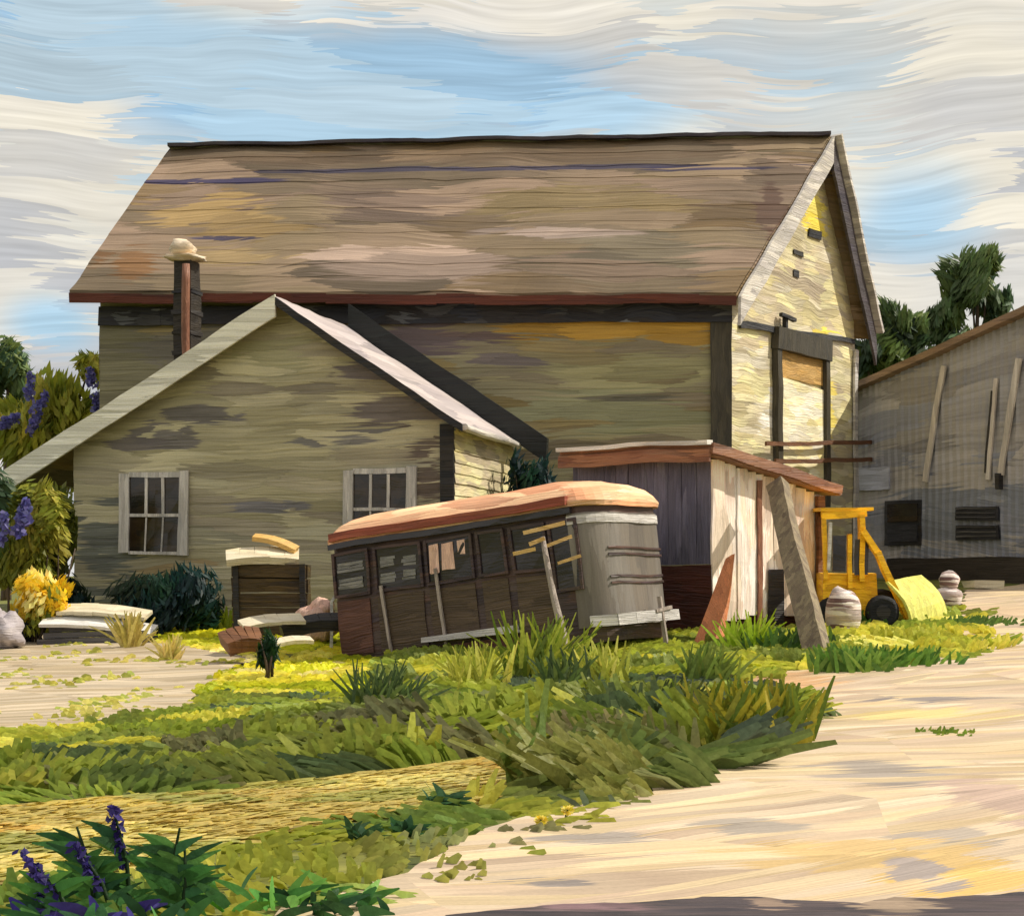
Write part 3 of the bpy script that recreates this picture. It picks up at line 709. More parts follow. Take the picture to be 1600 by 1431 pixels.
m = MB(); a_, b_ = ef.hit(1180, 0), ef.hit(1197, 0); m.fbox(ef, a_[0], a_[0] + .12, .7, zc_ - .35, .033, .06); m.build('batten', mt['rust'], shed)
K0 = ef.pt(-.3, zc_ + .02, .25); K1 = ef.pt(ELN + .25, zr_ - .04, .25); K3 = K0 + sl_ * (LLN + .3) + Vector((0, 0, .03)); K2 = K1 + sl_ * (LLN + .3)
m = MB(); dn = Vector((0, 0, .15)); m.hexa([K0, K1, K2, K3, K0 + dn, K1 + dn, K2 + dn, K3 + dn]); srf = m.build('roof', mt['shedroof'], shed)
m = MB(); o = -su * .03
m.bar(K0 + o + Vector((0, 0, -.02)), K3 + o + Vector((0, 0, -.02)), .04, .22); m.build('fascia', mt['shedroof'], srf)
m = MB(); m.bar(K0 + o + Vector((0, 0, .19)), K3 + o + Vector((0, 0, .19)), .14, .07); m.build('white_edge', mt['whiteboard'], srf)
m = MB(); m.bar(K0 + sn * .02 + Vector((0, 0, .1)), K1 + sn * .02 + Vector((0, 0, .1)), .05, .17); m.build('rake_board', mt['shedroof'], srf)
# planks across the tall doorway, sticking out past the barn corner
for (x0, y0, x1, y1, lab) in ((1182, 694, 1385, 691, 'long thin brown plank nailed across the barn doorway, upper of two'), (1196, 722, 1372, 717, 'brown plank nailed across the barn doorway, lower of two')):
    a, b = gf.hit(x0, y0), gf.hit(x1, y1); m = MB(); m.bar(gf.pt(a[0], a[1], .24), gf.pt(b[0], b[1], .24), .05, .1); things('plank', m, mt['brown'], lab, 'plank', 'brown planks across the barn doorway')
# big leaning timber
m = MB(); a = onground(1282, 26.3) - Vector((0, 0, .12)); b = P(1214, 758, 29.85)
m.bar(a, b, .36, .22, up=(-.55, -.83, .1), w2=.3); things('timber', m, mt['timber'], 'thick pale squared timber leaning on the shed roof edge', 'timber')
m = MB(); q = [P(1080, 990, 28.2), P(1124, 985, 28.4), P(1143, 866, 29.3), P(1134, 872, 29.25)]
q[0].z = g(q[0].x, q[0].y) - .05; q[1].z = g(q[1].x, q[1].y) - .05
bk = Vector((.06, .07, .02)); m.hexa([q[0], q[1], q[1] + bk, q[0] + bk, q[3], q[2], q[2] + bk, q[3] + bk]); things('board', m, mt['orange'], 'tapered orange board leaning against the shed wall', 'board')

# ------------------------------------------------------------------ yellow loader
ld0 = onground(1345, 30.6)
loader = thing('loader', ld0, 'small yellow loader with dark cab panes and raised pale lemon bucket', 'loader')
lz = ld0.z
D0 = 30.6
def L3(px, py, dd=0): return P(px, py, D0 + dd)
m = MB()
for dd in (0, .95):
    m.bar(L3(1290, 905, dd), L3(1287, 803, dd), .07, .09, up=(0, 1, 0)); m.bar(L3(1346, 908, dd), L3(1345, 803, dd), .09, .17, up=(0, 1, 0)); m.bar(L3(1284, 805, dd), L3(1353, 801, dd), .09, .13)
    m.bar(L3(1328, 920, dd), L3(1326, 835, dd), .07, .1, up=(0, 1, 0))
m.bar(L3(1287, 803, 0), L3(1287, 803, .95), .09, .12); m.bar(L3(1348, 801, 0), L3(1348, 801, .95), .09, .12)
m.build('cab_frame', mt['yellow'], loader)
m = MB(); c0 = L3(1283, 800, -.05); c1 = L3(1355, 800, .5); m.box(((c0.x + c1.x) / 2, D0 + .47, c0.z + .06), (c1.x - c0.x, 1.0, .06)); m.build('cab_roof', mt['yellow'], loader)
for (x0, x1, y0, y1) in ((1300, 1320, 836, 892), (1334, 1356, 842, 898)):
    m = MB(); a, b = L3(x0, y1), L3(x1, y0); m.box(((a.x + b.x) / 2, D0 - .03, (a.z + b.z) / 2), (b.x - a.x, .04, b.z - a.z)); m.build('cab_window', mt['busdark'], loader)
m = MB(); m.bar(L3(1294, 890, -.08), L3(1297, 815, -.08), .05, .07, up=(0, 1, 0)); m.build('grab_rail', mt['whiteboard'], loader)
m = MB(); a, b = L3(1288, 960), L3(1372, 895); m.box(((a.x + b.x) / 2, D0 + .5, (a.z + b.z) / 2), (b.x - a.x, .9, b.z - a.z), jit=.02); m.build('chassis', mt['yellow'], loader)
for k, dd in enumerate((-.12, 1.05)):
    m = MB(); m.bar(L3(1346, 828, dd), L3(1375, 868, dd), .1, .2, up=(0, 1, 0)); m.bar(L3(1372, 862, dd), L3(1424, 978, dd), .1, .22, up=(0, 1, 0)); m.build('boom', mt['yellow'], loader)
for xx, dd in ((1378, -.25), (1300, -.15), (1378, 1.2), (1300, 1.2)):
    c = L3(xx, 950, dd); c.z = max(c.z, g(c.x, c.y) + .3) if xx == 1300 else c.z
    c.z = g(c.x, c.y) + .27
    m = MB(); m.tube([c + Vector((0, -.11, 0)), c + Vector((0, -.07, 0)), c + Vector((0, .07, 0)), c + Vector((0, .11, 0))], [.22, .28, .28, .22], 18); w = m.build('wheel', mt['tyre'], loader)
    m = MB(); m.tube([c + Vector((0, -.125, 0)), c + Vector((0, .118, 0))], .12, 12); m.build('rim', mt['dark'], w)
m = MB()                                           # bucket: a shallow scoop, its lit back toward the camera
ba, bb, bc, bd_ = L3(1388, 908, -.25), L3(1440, 897, .95), L3(1484, 976, .85), L3(1428, 992, -.3)
nn = (bb - ba).cross(bd_ - ba).normalized(); nn = nn if nn.y < 0 else -nn
rows = []
for i in range(6):
    t = i / 5; bulge = nn * (.12 * math.sin(math.pi * t)); rows.append((ba.lerp(bd_, t) + bulge, bb.lerp(bc, t) + bulge))
for (a, b), (c, d) in zip(rows, rows[1:]):
    m.hexa([a, b, b - nn * .05, a - nn * .05, c, d, d - nn * .05, c - nn * .05])
m.build('bucket', mt['lemon'], loader)

# bundles by the loader and at the road end
p = onground(1316, 29.6); m = MB(); m.blob(p + Vector((0, 0, .34)), (.3, .27, .4), .25, 18, 12); things('sack', m, mt['stripecloth'], 'round pink and white striped sack in front of the yellow loader', 'sack')
p = G(1482, 948); m = MB(); m.blob(p + Vector((0, 0, .18)), (.26, .25, .22), .3); m.blob(p + Vector((.02, .03, .5)), (.2, .2, .2), .3); things('sack', m, mt['stripecloth'], 'pale pink lumpy sack standing right of the lemon bucket', 'sack')
p = G(1535, 922); m = MB(); m.box(p + Vector((0, 0, .12)), (.7, .5, .16), Matrix.Rotation(.2, 3, 'Z'), jit=.03); things('slab', m, mt['cream'], 'flat cream slab lying at the far end of the road', 'slab')

# ------------------------------------------------------------------ grey building on the right
QA = P(1285, 0, 47.2); QB = P(1790, 0, 38.0); QA.z = QB.z = 0
qu = (QB - QA).normalized(); qn = Vector((qu.y, -qu.x, 0)); qf = Frame(QA, qu, (0, 0, 1), qn); QL = (QB - QA).length
gb = thing('storage_building', onground(1500, 43.5), 'long grey metal storage building with brown roof edge at right', 'building')
q0 = qf.hit(1320, 622); q1 = qf.hit(1600, 496)
qs = (q1[1] - q0[1]) / (q1[0] - q0[0]); qz = lambda u: q0[1] + (u - q0[0]) * qs
m = MB(); n = 44
for i in range(n):                                  # ribbed sheeting
    ua_, ub_ = QL * i / n, QL * (i + 1) / n; um_ = ua_ + (ub_ - ua_) * .72
    m.face([qf.pt(ua_, .3, .0), qf.pt(um_, .3, .0), qf.pt(um_, qz(um_), .0), qf.pt(ua_, qz(ua_), .0)])
    m.face([qf.pt(um_, .3, .0), qf.pt(ub_ - .06, .3, .045), qf.pt(ub_ - .06, qz(ub_), .045), qf.pt(um_, qz(um_), .0)])
    m.face([qf.pt(ub_ - .06, .3, .045), qf.pt(ub_, .3, .0), qf.pt(ub_, qz(ub_), .0), qf.pt(ub_ - .06, qz(ub_), .045)])
m.build('front_wall', mt['greybld'], gb)
m = MB(); m.hexa([qf.pt(-.2, qz(-.2), .3), qf.pt(QL, qz(QL), .3), qf.pt(QL, qz(QL), -8), qf.pt(-.2, qz(-.2), -8)] + [qf.pt(-.2, qz(-.2) + .16, .3), qf.pt(QL, qz(QL) + .16, .3), qf.pt(QL, qz(QL) + .16, -8), qf.pt(-.2, qz(-.2) + .16, -8)]); m.build('roof', mt['greyroof'], gb)
m = MB(); m.face([qf.pt(0, .3, -.01), qf.pt(0, .3, -8), qf.pt(0, qz(0), -8), qf.pt(0, qz(0), -.01)]); m.build('side_wall', mt['greybld'], gb)
for (xa, ya, xb, yb, w) in ((1478, 572, 1449, 752, .17), (1562, 590, 1548, 750, .12), (1596, 560, 1568, 742, .17)):
    a, b = qf.hit(xa, ya), qf.hit(xb, yb); m = MB(); m.bar(qf.pt(a[0], a[1], .09), qf.pt(b[0], b[1], .09), w, .05, up=qn); m.build('batten', mt['batten'], gb)
m = MB(); a, b = qf.hit(1556, 610), qf.hit(1545, 740); m.bar(qf.pt(a[0], a[1], .1), qf.pt(b[0], b[1], .1), .06, .05, up=qn); a = qf.hit(1567, 752); m.fbox(qf, a[0] - .06, a[0] + .06, a[1] - .18, a[1] + .18, .06, .2); m.build('downpipe', mt['dark'], gb)
def panel(x0, y0, x1, y1, mat, name, w=.1, parent=gb):
    a, b = qf.hit(x0, y1), qf.hit(x1, y0); m = MB(); m.fbox(qf, a[0], b[0], a[1], b[1], .05, w, jit=.01); return m.build(name, mat, parent)
w = panel(1386, 780, 1442, 852, mt['dark'], 'window', .08)
panel(1391, 786, 1437, 816, mt['glass'], 'pane', .1, w); panel(1391, 820, 1437, 847, mt['louvre'], 'pane', .1, w)
for y in (790, 820):
    w = panel(1498, y, 1564, y + 24, mt['louvre'], 'vent', .1)
    for k in range(3): panel(1501, y + 2 + k * 7, 1561, y + 6 + k * 7, mt['darkpile'], 'slat', .13, w)
w = panel(1332, 728, 1392, 768, mt['bluepanel'], 'notice_board', .09)
m = MB(); a = qf.hit(1400, 872); m.fbox(qf, a[0], QL, .4, a[1], .06, .3); m.build('base_band', mt['basedark'], gb)  # dark band along the foot of the front wall

# ------------------------------------------------------------------ foliage
SUN = Vector((.70, .06, .71)).normalized()
def mulA(L, k): return [mul(c, k) for c in L]
def vary(c, k=.25, h=.06):
    s = 1 + U(-k, k); return (max(0, c[0] * s * (1 + U(-h, h) * 2)), max(0, c[1] * s), max(0, c[2] * s * (1 + U(-h, h) * 2)))
def crown(mb, c, r, n, L, w, cols, dirn=(0, 0, 1), clumps=14, spread=.42, coh=.7):
    c = Vector(c); cs = []
    for i in range(clumps):
        d = Vector((U(-1, 1), U(-1, 1), U(-.9, 1))); d = d.normalized() * (R() ** .4)
        cs.append((Vector((d.x * r[0], d.y * r[1], d.z * r[2])) * .72, U(.65, 1.15) * spread, Vector((U(-1, 1), U(-.6, .6), U(-.2, 1))).normalized(), random.choice(cols)))
    for i in range(n):
        q, s, dd, col = random.choice(cs)
        d = Vector((random.gauss(0, 1), random.gauss(0, 1), random.gauss(0, 1))).normalized() * (R() ** .45)
        p = q + Vector((d.x * r[0], d.y * r[1], d.z * r[2])) * s
        ld = (dd * coh + Vector(dirn) * .5 + Vector((U(-1, 1), U(-1, 1), U(-1, 1))) * (1 - coh)).normalized()
        rel = Vector((p.x / r[0], p.y / r[1], p.z / r[2]))
        k = .62 + .5 * max(0, min(1, .5 + .6 * rel.dot(SUN)))  # sun shading put into the leaf colour: lighter sunward, darker away
        nn_ = (d + Vector((U(-.5, .5), U(-1, 0), U(0, .8)))).normalized()
        mb.leaf(c + p, ld, nn_, L * U(.6, 1.4), w * U(.6, 1.3), mul(vary(col, .2), k))
g_dark = A((44, 58, 30), (58, 72, 34), (36, 50, 34), (70, 84, 40), k=2.9)
g_olive = A((96, 100, 28), (112, 112, 36), (80, 88, 30), (124, 120, 44), k=3.0)
g_blue = A((28, 58, 56), (22, 46, 48), (34, 66, 52), (40, 56, 40), k=1.3)
g_tree = A((54, 68, 38), (68, 80, 42), (44, 60, 44), (60, 74, 50), k=3.2)
def tree(name, base, top, crowns, n, L, w, cols, label, cat='tree', trunk_r=.16, group=None):
    t = thing(name, base, label, cat, group)
    m = MB(); base = Vector(base); top = Vector(top)
    m.tube([base - Vector((0, 0, .2)), base.lerp(top, .35) + Vector((U(-.1, .1), 0, 0)), base.lerp(top, .7) + Vector((U(-.1, .1), 0, 0)), top], [trunk_r, trunk_r * .8, trunk_r * .55, trunk_r * .2], 8)
    for c, r in crowns:
        s = base.lerp(top, U(.35, .6)); c = Vector(c); m.tube([s, s.lerp(c, .5) + Vector((0, 0, .1)), c], [trunk_r * .45, trunk_r * .3, trunk_r * .1], 6)
    m.build('trunk', mt['bark'], t)
    m = MB(); tot = sum(r[0] * r[2] for c, r in crowns)
    for c, r in crowns: crown(m, c, r, int(n * r[0] * r[2] / tot), L, w, cols)
    m.build('crown', LEAF, t)
    return t
def X(px, py, d, rx, rz, ry=None): return (P(px, py, d), (rx / F * d, (ry or rx) / F * d, rz / F * d))
tree('tree', onground(1520, 62), P(1530, 420, 62), [X(1520, 450, 62, 58, 68), X(1545, 405, 62, 22, 30), X(1480, 510, 62, 40, 50), X(1500, 560, 62, 60, 60), X(1560, 485, 62, 26, 40)], 7500, .5, .13, g_tree, 'tall ragged green tree rising behind the grey building', group=None)
tree('tree', onground(1390, 58), P(1395, 480, 58), [X(1395, 510, 58, 40, 55), X(1425, 530, 58, 30, 45), X(1380, 570, 58, 55, 50), X(1350, 560, 58, 30, 40), X(1430, 600, 58, 45, 40)], 6000, .45, .12, g_dark, 'lower dark green tree squeezed between barn gable and grey building')
tree('tree', onground(10, 50), P(15, 560, 50), [X(10, 580, 50, 50, 52), X(-40, 600, 50, 60, 60), X(40, 620, 50, 30, 40)], 4600, .4, .12, g_tree, 'dark green tree at the left edge behind the flowering shrubs')
lil = tree('lilac_tree', onground(85, 43), P(90, 600, 43), [X(100, 640, 43, 62, 66), X(40, 690, 43, 70, 70), X(140, 575, 43, 26, 32), X(80, 760, 43, 60, 80), X(10, 780, 43, 60, 80), X(122, 835, 43, 34, 85), X(45, 850, 43, 60, 75)], 6500, .4, .13, g_olive, 'olive green lilac tree with purple blossoms left of the house', cat='tree')
violet = A((84, 82, 140), (98, 96, 150), (78, 76, 132), (108, 106, 158), k=1.7)
def blossom(c, L, parent, r=.08, dirn=None):
    m = MB(); c = Vector(c); d = Vector(dirn or (U(-.3, .3), 0, 1)).normalized()
    for i in range(70):
        t = R(); rr = r * (1.1 - .6 * t)
        p = c + d * (t - .5) * L + Vector((random.gauss(0, rr * .6), random.gauss(0, rr * .6), random.gauss(0, rr * .5)))
        m.leaf(p, (U(-1, 1), U(-1, 1), U(-1, 1)), (U(-1, 1), -1, U(-1, 1)), .14, .11, vary(random.choice(violet), .2))
    return m.build('blossom', LEAF, parent)
for (px, py, L, dx) in ((46, 600, .7, .1), (64, 628, .6, .6), (55, 660, .6, .5), (20, 655, .35, 1), (142, 588, .55, -.2), (150, 628, .5, .15), (8, 660, .3, .4)):
    blossom(P(px, py, 41.9), L * .8, lil, .1, (dx, 0, 1))
hedge = thing('hedge', onground(60, 33.6), 'square olive hedge with violet blossoms at the left end of the house', 'hedge')
m = MB(); crown(m, P(62, 825, 33.6), (.6, .4, 1.0), 1800, .26, .08, mulA(g_olive, .7), (0, 0, 1), 16, .5, .8); crown(m, P(0, 830, 34), (.66, .4, 1.0), 1500, .26, .08, mulA(g_dark, 1.1), (0, 0, 1), 14, .5, .8); crown(m, P(100, 850, 34.4), (.34, .3, 1.1), 900, .24, .08, mulA(g_olive, .45), (0, 0, 1), 10, .5, .8); crown(m, P(108, 930, 34.6), (.5, .3, .45), 500, .24, .08, g_blue, (0, 0, 1), 10, .5, .8); crown(m, P(40, 890, 33.8), (.8, .4, .55), 1200, .26, .08, mulA(g_olive, .8), (0, 0, 1), 14, .5, .8); m.build('leaves', LEAF, hedge)
m = MB()
for k in range(7): q = onground(15 + k * 15, 33.7); m.tube([q - Vector((0, 0, .1)), q + Vector((U(-.1, .1), 0, .7)), q + Vector((U(-.2, .2), 0, 1.6))], [.03, .025, .012], 5)
m.build('stems', mt['bark'], hedge)
for (px, py, L) in ((34, 812, .75), (5, 828, .55), (40, 800, .4)): blossom(P(px, py, 33.0), L, hedge, .11, (.1, 0, 1))
def shrub(name, px, d, w, h, n, L, lw, cols, label, cat='shrub', dirn=(0, 0, 1), coh=.6, lift=.5, clumps=18):
    b = onground(px, d); t = thing(name, b, label, cat)
    m = MB()
    for k in range(6):
        q = b + Vector((U(-.3, .3) * w, U(-.15, .15), -.06)); e = b + Vector((U(-.7, .7) * w, U(-.3, .3) * w, h * U(.6, .95)))
        m.tube([q, q.lerp(e, .5) + Vector((0, 0, .05)), e], [.028, .02, .008], 5)
    m.build('stems', mt['bark'], t)
    m = MB(); crown(m, b + Vector((0, 0, h * lift)), (w, w * .7, h * .55), n, L, lw, cols, dirn, clumps, .45, coh); m.build('leaves', LEAF, t)
    return t
shrub('shrub', 276, 33.2, 1.14, 1.3, 3800, .26, .075, g_blue, 'dark blue green shrub beneath the left house window', dirn=(.4, 0, .6))
shrub('shrub', 832, 36.6, .66, 3.5, 2600, .26, .09, g_blue, 'dark shrub in the corner between house, barn and bus roof')
ylw = A((224, 188, 36), (238, 206, 52), (246, 230, 140), (206, 172, 30), k=1.3)
t = shrub('flowering_bush', 62, 32.2, .56, 1.2, 500, .2, .08, g_olive, 'bush covered in yellow blossom at the left edge', 'bush')
m = MB(); crown(m, t.location + Vector((0, 0, .85)), (.6, .4, .5), 900, .18, .09, ylw, (.3, 0, 1), 12, .5); m.build('blossom', LEAF, t)
shrub('shrub', 22, 32.4, .7, .6, 1500, .24, .09, A((28, 48, 66), (40, 56, 60), (52, 58, 60), (30, 58, 52)), 'low blue black shrub at the left edge beyond the white boards', dirn=(.8, 0, .3))
p = onground(3, 31.2); m = MB(); m.blob(p + Vector((0, 0, .3)), (.34, .4, .42), .6, 20, 14, sc=2.4); things('boulder', m, mt['stone'], 'lavender grey boulder cut by the left edge', 'boulder')
shrub('shrub', 421, 25.2, .19, .66, 420, .24, .07, A((34, 70, 34), (46, 86, 40), (26, 56, 34)), 'small upright dark green shrub alone on the sunny lawn', lift=.5, clumps=6)

# ---------- rubble and boards in the yard
def board(px0, py0, px1, py1, d0, d1, w, t, mat, label, name='board', group=None, up=(0, -.4, 1), w2=None):
    m = MB(); a, b = P(px0, py0, d0), P(px1, py1, d1); k = 5; rs = [a.lerp(b, i / k) + Vector((0, 0, .05 * math.sin(math.pi * i / k))) for i in range(k + 1)]
    for i in range(k): m.bar(rs[i], rs[i + 1], w * U(.94, 1.06), t, up=up)
    return things(name, m, mat, label, 'board', group)
sd_ = G(150, 1004).y
m = MB()
for k in range(3):
    a, b = onground(66 + k * 8, sd_ + .2), onground(238 - k * 7, sd_ - .1); top = P(150, 978, sd_).z - min(a.z, b.z); hk = top * (k + .4) / 3
    a.z += hk; b.z += hk; a.y += .05 * k; b.y += .05 * k
    m.bar(a, b, .5, top / 3 * .9)
things('timber_stack', m, mt['darkpile'], 'low stack of dark grey planks under the white boards', 'timber')
board(66, 970, 240, 986, sd_ + .1, sd_ - .1, .42, .06, mt['whiteboard'], 'long white board lying lowest on the dark timber stack')
board(92, 952, 232, 962, sd_ + .3, sd_ + .1, .4, .07, mt['cream'], 'curved cream board lying above the long white board')
crb = onground(425, 32.2); crate = thing('crate', crb, 'dark brown slatted crate standing against the house below the boards', 'crate')
m = MB(); ct = P(425, 880, 32.2).z; hh = ct - crb.z
for k in range(5):
    z = crb.z + hh * (k + .5) / 5
    m.box((crb.x, crb.y - .35, z), (1.28, .05, hh / 5 - .02), jit=.012); m.box((crb.x + .64, crb.y, z), (.05, .64, hh / 5 - .02), jit=.01); m.box((crb.x - .64, crb.y, z), (.05, .64, hh / 5 - .02), jit=.01)
m.build('slats', mt['cratewood'], crate)
for sx in (-1, 1):
    m = MB(); m.box((crb.x + sx * .58, crb.y - .395, crb.z + hh / 2), (.1, .04, hh)); m.build('corner_post', mt['dark'], crate)
m = MB(); m.box((crb.x, crb.y, crb.z + hh * .8), (1.2, .6, .04)); m.build('lid', mt['dark'], crate)
board(354, 872, 466, 869, 31.9, 32.1, .55, .13, mt['cream'], 'cream board laid flat on top of the brown crate')
board(396, 838, 462, 858, 32.2, 32.1, .2, .09, mt['ochre'], 'short tan stick propped slanting above the cream board')
p = P(497, 0, 31.3); p.z = g(p.x, p.y); m = MB(); m.blob(p + Vector((0, 0, .3)), (.36, .3, .36), .45, 18, 12, sc=2.2); m.blob(p + Vector((.1, -.05, .62)), (.2, .18, .16), .4); things('sack', m, mt['pink'], 'crumpled pale pink sack beside the brown crate', 'sack')
p = P(528, 925, 30.6); m = MB(); m.bar(p + Vector((-.1, 0, -.16)), p + Vector((.12, 0, .2)), .07, .05); m.bar(p + Vector((-.1, 0, -.16)), Vector((p.x - .12, p.y, g(p.x, p.y))), .05, .05); things('stake', m, mt['whiteboard'], 'thin white stake standing at the left end of the bus', 'stake')
board(378, 978, 474, 966, 29.2, 29.6, .4, .06, mt['cream'], 'sunlit cream plank lying in the grass below the crate')
board(415, 1012, 487, 1000, 27.6, 28.0, .22, .06, mt['cream'], 'narrow cream plank lying nearest the small dark shrub')
board(350, 1006, 405, 1000, 28.0, 28.2, .5, .22, mt['brown'], 'dark brown broken beam end lying in the grass', 'beam')
board(440, 985, 535, 972, 29.6, 29.9, .3, .2, mt['dark'], 'dark olive sleeper lying between crate and bus', 'beam')

# ---------- grass
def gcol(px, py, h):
    sun = [(196, 192, 44), (170, 168, 44), (196, 188, 60), (150, 156, 40), (198, 190, 84), (206, 196, 130), (190, 190, 52)]  # sunlight on the lawn painted in as bright yellow greens
    bank = [(104, 112, 56), (90, 104, 56), (124, 132, 58), (104, 104, 72), (80, 94, 62), (132, 140, 60), (72, 84, 66), (118, 122, 80), (112, 126, 52)]  # darker greens put the shade of the tall grass into its colour
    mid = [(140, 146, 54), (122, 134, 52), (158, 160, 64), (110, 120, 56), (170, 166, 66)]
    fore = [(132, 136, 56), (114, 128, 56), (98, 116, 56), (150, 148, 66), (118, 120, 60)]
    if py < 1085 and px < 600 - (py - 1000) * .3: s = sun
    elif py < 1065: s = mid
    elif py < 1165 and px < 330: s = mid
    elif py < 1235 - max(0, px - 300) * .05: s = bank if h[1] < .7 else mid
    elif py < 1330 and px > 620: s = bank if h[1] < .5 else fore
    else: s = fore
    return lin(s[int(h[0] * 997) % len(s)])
from math import hypot
def inside(x, y, poly):
    c = False; n = len(poly)
    for i in range(n):
        a, b = poly[i], poly[i - 1]
        if (a.y > y) != (b.y > y) and x < (b.x - a.x) * (y - a.y) / (b.y - a.y) + a.x: c = not c
    return c
gm = {0: MB(), 1: MB()}
cnt = 0
while cnt < 52000:
    y = math.sqrt(U(8.2 ** 2, 37 ** 2)); px = U(-70, 1620); x = (px - CX) / F * y
    if R() > .4 + .6 * min(1, y / 14): continue
    cnt += 1
    if inside(x, y, ROAD) and (inside(x - .5, y, ROAD) or noise.noise(Vector((x * 2, y * 2, 9))) < .05): continue
    z = g(x, y); px, py = proj(Vector((x, y, z)))
    if px > 1100 and y > 33: continue
    iny, intr = inside(x, y, YARD), inside(x, y, TRACK)
    n = noise.noise(Vector((x * .9, y * .9, 4)))
    if iny and (R() > .3 or n < .16): continue
    if intr: continue
    bt = interp(px, [(0, 1180), (300, 1155), (420, 1125), (600, 1110), (1000, 1090)])
    bank = bt < py < 1240 and px < 1240
    h = U(.12, .24)
    if bank: h = U(.16, .3) * (1 + .6 * n) * min(1, .45 + (py - bt) / 60)
    if bank and px > 480: h *= 1 + .75 * min(1, (px - 480) / 150)
    if not bank and py <= bt and px < 600: h = U(.06, .13)
    if intr: h = U(.05, .13)
    if y < 12: h *= .7
    sc_ = .55 + 6 / y
    vp = noise.voronoi(Vector((x * sc_ * 1.2 if False else x * 1.25, y * 1.0, .5)))[1][0]
    hh = (abs(math.sin(vp.x * 12.9898 + vp.y * 78.233) * 43758.5453) % 1, abs(math.sin(vp.x * 39.3 + vp.y * 11.7) * 24634.6) % 1, abs(math.sin(vp.x * 7.1 + vp.y * 91.2) * 9134.3) % 1)
    d = Vector(((hh[2] - .5) * 3.0 + U(-.25, .25), U(-.6, .1), .8))
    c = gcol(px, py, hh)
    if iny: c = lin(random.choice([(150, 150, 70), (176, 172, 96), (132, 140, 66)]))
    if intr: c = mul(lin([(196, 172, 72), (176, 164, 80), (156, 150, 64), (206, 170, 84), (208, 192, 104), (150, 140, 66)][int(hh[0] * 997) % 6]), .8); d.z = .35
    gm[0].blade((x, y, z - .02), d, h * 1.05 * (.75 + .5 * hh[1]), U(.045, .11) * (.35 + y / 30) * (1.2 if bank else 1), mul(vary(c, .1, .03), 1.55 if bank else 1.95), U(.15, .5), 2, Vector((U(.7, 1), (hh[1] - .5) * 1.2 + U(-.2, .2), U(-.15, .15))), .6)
k = 0
while k < 12000:                                     # short dry grass on the golden track
    q = Vector((U(-7, 2.2), U(9.2, 16.5), 0))
    if not inside(q.x, q.y, TRACK): continue
    k += 1; q.z = g(q.x, q.y) + .01
    vp = noise.voronoi(Vector((q.x * .8, q.y * 1.6, 3.5)))[1][0]; h0 = abs(math.sin(vp.x * 12.9898 + vp.y * 78.233) * 43758.5453) % 1
    c = [(206, 184, 92), (196, 176, 96), (178, 168, 84), (214, 182, 96), (216, 200, 118), (170, 164, 84), (190, 160, 74)][int(h0 * 997) % 7]; c = (c[0], min(255, c[1] + 3), c[2] + 6)
    gm[0].blade(q, (1.2 + U(-.6, .6), U(-.5, .5) + .3, .2), U(.1, .2), U(.04, .09), mul(vary(lin(c), .08, .03), 1.3), U(.1, .4), 2, Vector((-.3, 1, U(-.3, .2))), .6)
gm[0].build('grass', LEAF, tagd=dict(label='rough green and yellow meadow grass covering the bank', cat='grass', kind='stuff'))

def tuft(px, py, n, h, w, spread, cols, label, group=None, lean=0, name='grass_tuft', d=None, cat='grass tuft', seg=3):
    b = onground(px, d) if d else G(px, py); m = MB()
    vs = [b + Vector((0, 0, .02))]
    for i in range(14):
        a = 2 * math.pi * i / 14; x, y = b.x + math.cos(a) * spread * U(.7, 1), b.y + math.sin(a) * spread * U(.6, .9); vs.append(Vector((x, y, g(x, y) - .0)))
    m.mesh(vs, [(0, i + 1, (i + 1) % 14 + 1) for i in range(14)], mul(cols[0], .8))
    for i in range(n):
        a = random.gauss(0, .38); q = b + Vector((random.gauss(0, spread * .35), random.gauss(0, spread * .3), -.03))
        m.blade(q, (a + lean, U(-.35, .25), 1), h * .8 * U(.5, 1.1), w * .85 * U(.6, 1.3), mul(vary(random.choice(cols), .14, .04), 1.6), U(.05, .35), seg, Vector((1, U(-.25, .25), 0)), .75)
    return m.build(name, LEAF, origin=b, tagd=dict(label=label, cat=cat, group=group))
gt = 'tufts of long grass'
c_pale = A((170, 172, 70), (190, 186, 92), (150, 152, 60), (128, 134, 50))
c_mid = A((110, 124, 40), (126, 138, 48), (90, 106, 38), (150, 156, 60))
c_drk = A((76, 92, 52), (92, 108, 56), (66, 82, 50))
tuft(840, 1065, 120, 1.25, .06, .5, c_mid, 'tallest pointed green tuft in front of the middle of the bus', gt, .12)
tuft(748, 1078, 90, .85, .045, .5, c_pale, 'pale straw streaked tuft below the running board of the bus', gt, -.12)
tuft(945, 1072, 80, .85, .05, .4, c_pale, 'pale tuft below the grey rounded end of the bus', gt, -.2)
tuft(880, 1080, 60, .75, .07, .3, c_drk, 'dark brown green tuft right of the tallest tuft', gt)
tuft(598, 1112, 110, .75, .05, .4, c_drk, 'dark green tuft at the left end of the bus', gt, .05)
tuft(1100, 1070, 80, .75, .07, .4, A((92, 110, 50), (108, 124, 54)), 'broad green tuft below the orange board', gt, .2)
tuft(1147, 1015, 26, .75, .06, .14, A((136, 160, 40), (156, 176, 56)), 'bright green spike left of two before the shed', gt, .0)
tuft(1172, 1018, 30, .9, .06, .14, A((136, 160, 40), (156, 176, 56)), 'bright green spike right of two before the shed', gt, .15)
tuft(1225, 1015, 120, .5, .08, .8, A((70, 98, 46), (82, 112, 50), (60, 84, 44)), 'dark green clump at the left foot of the leaning timber', gt)
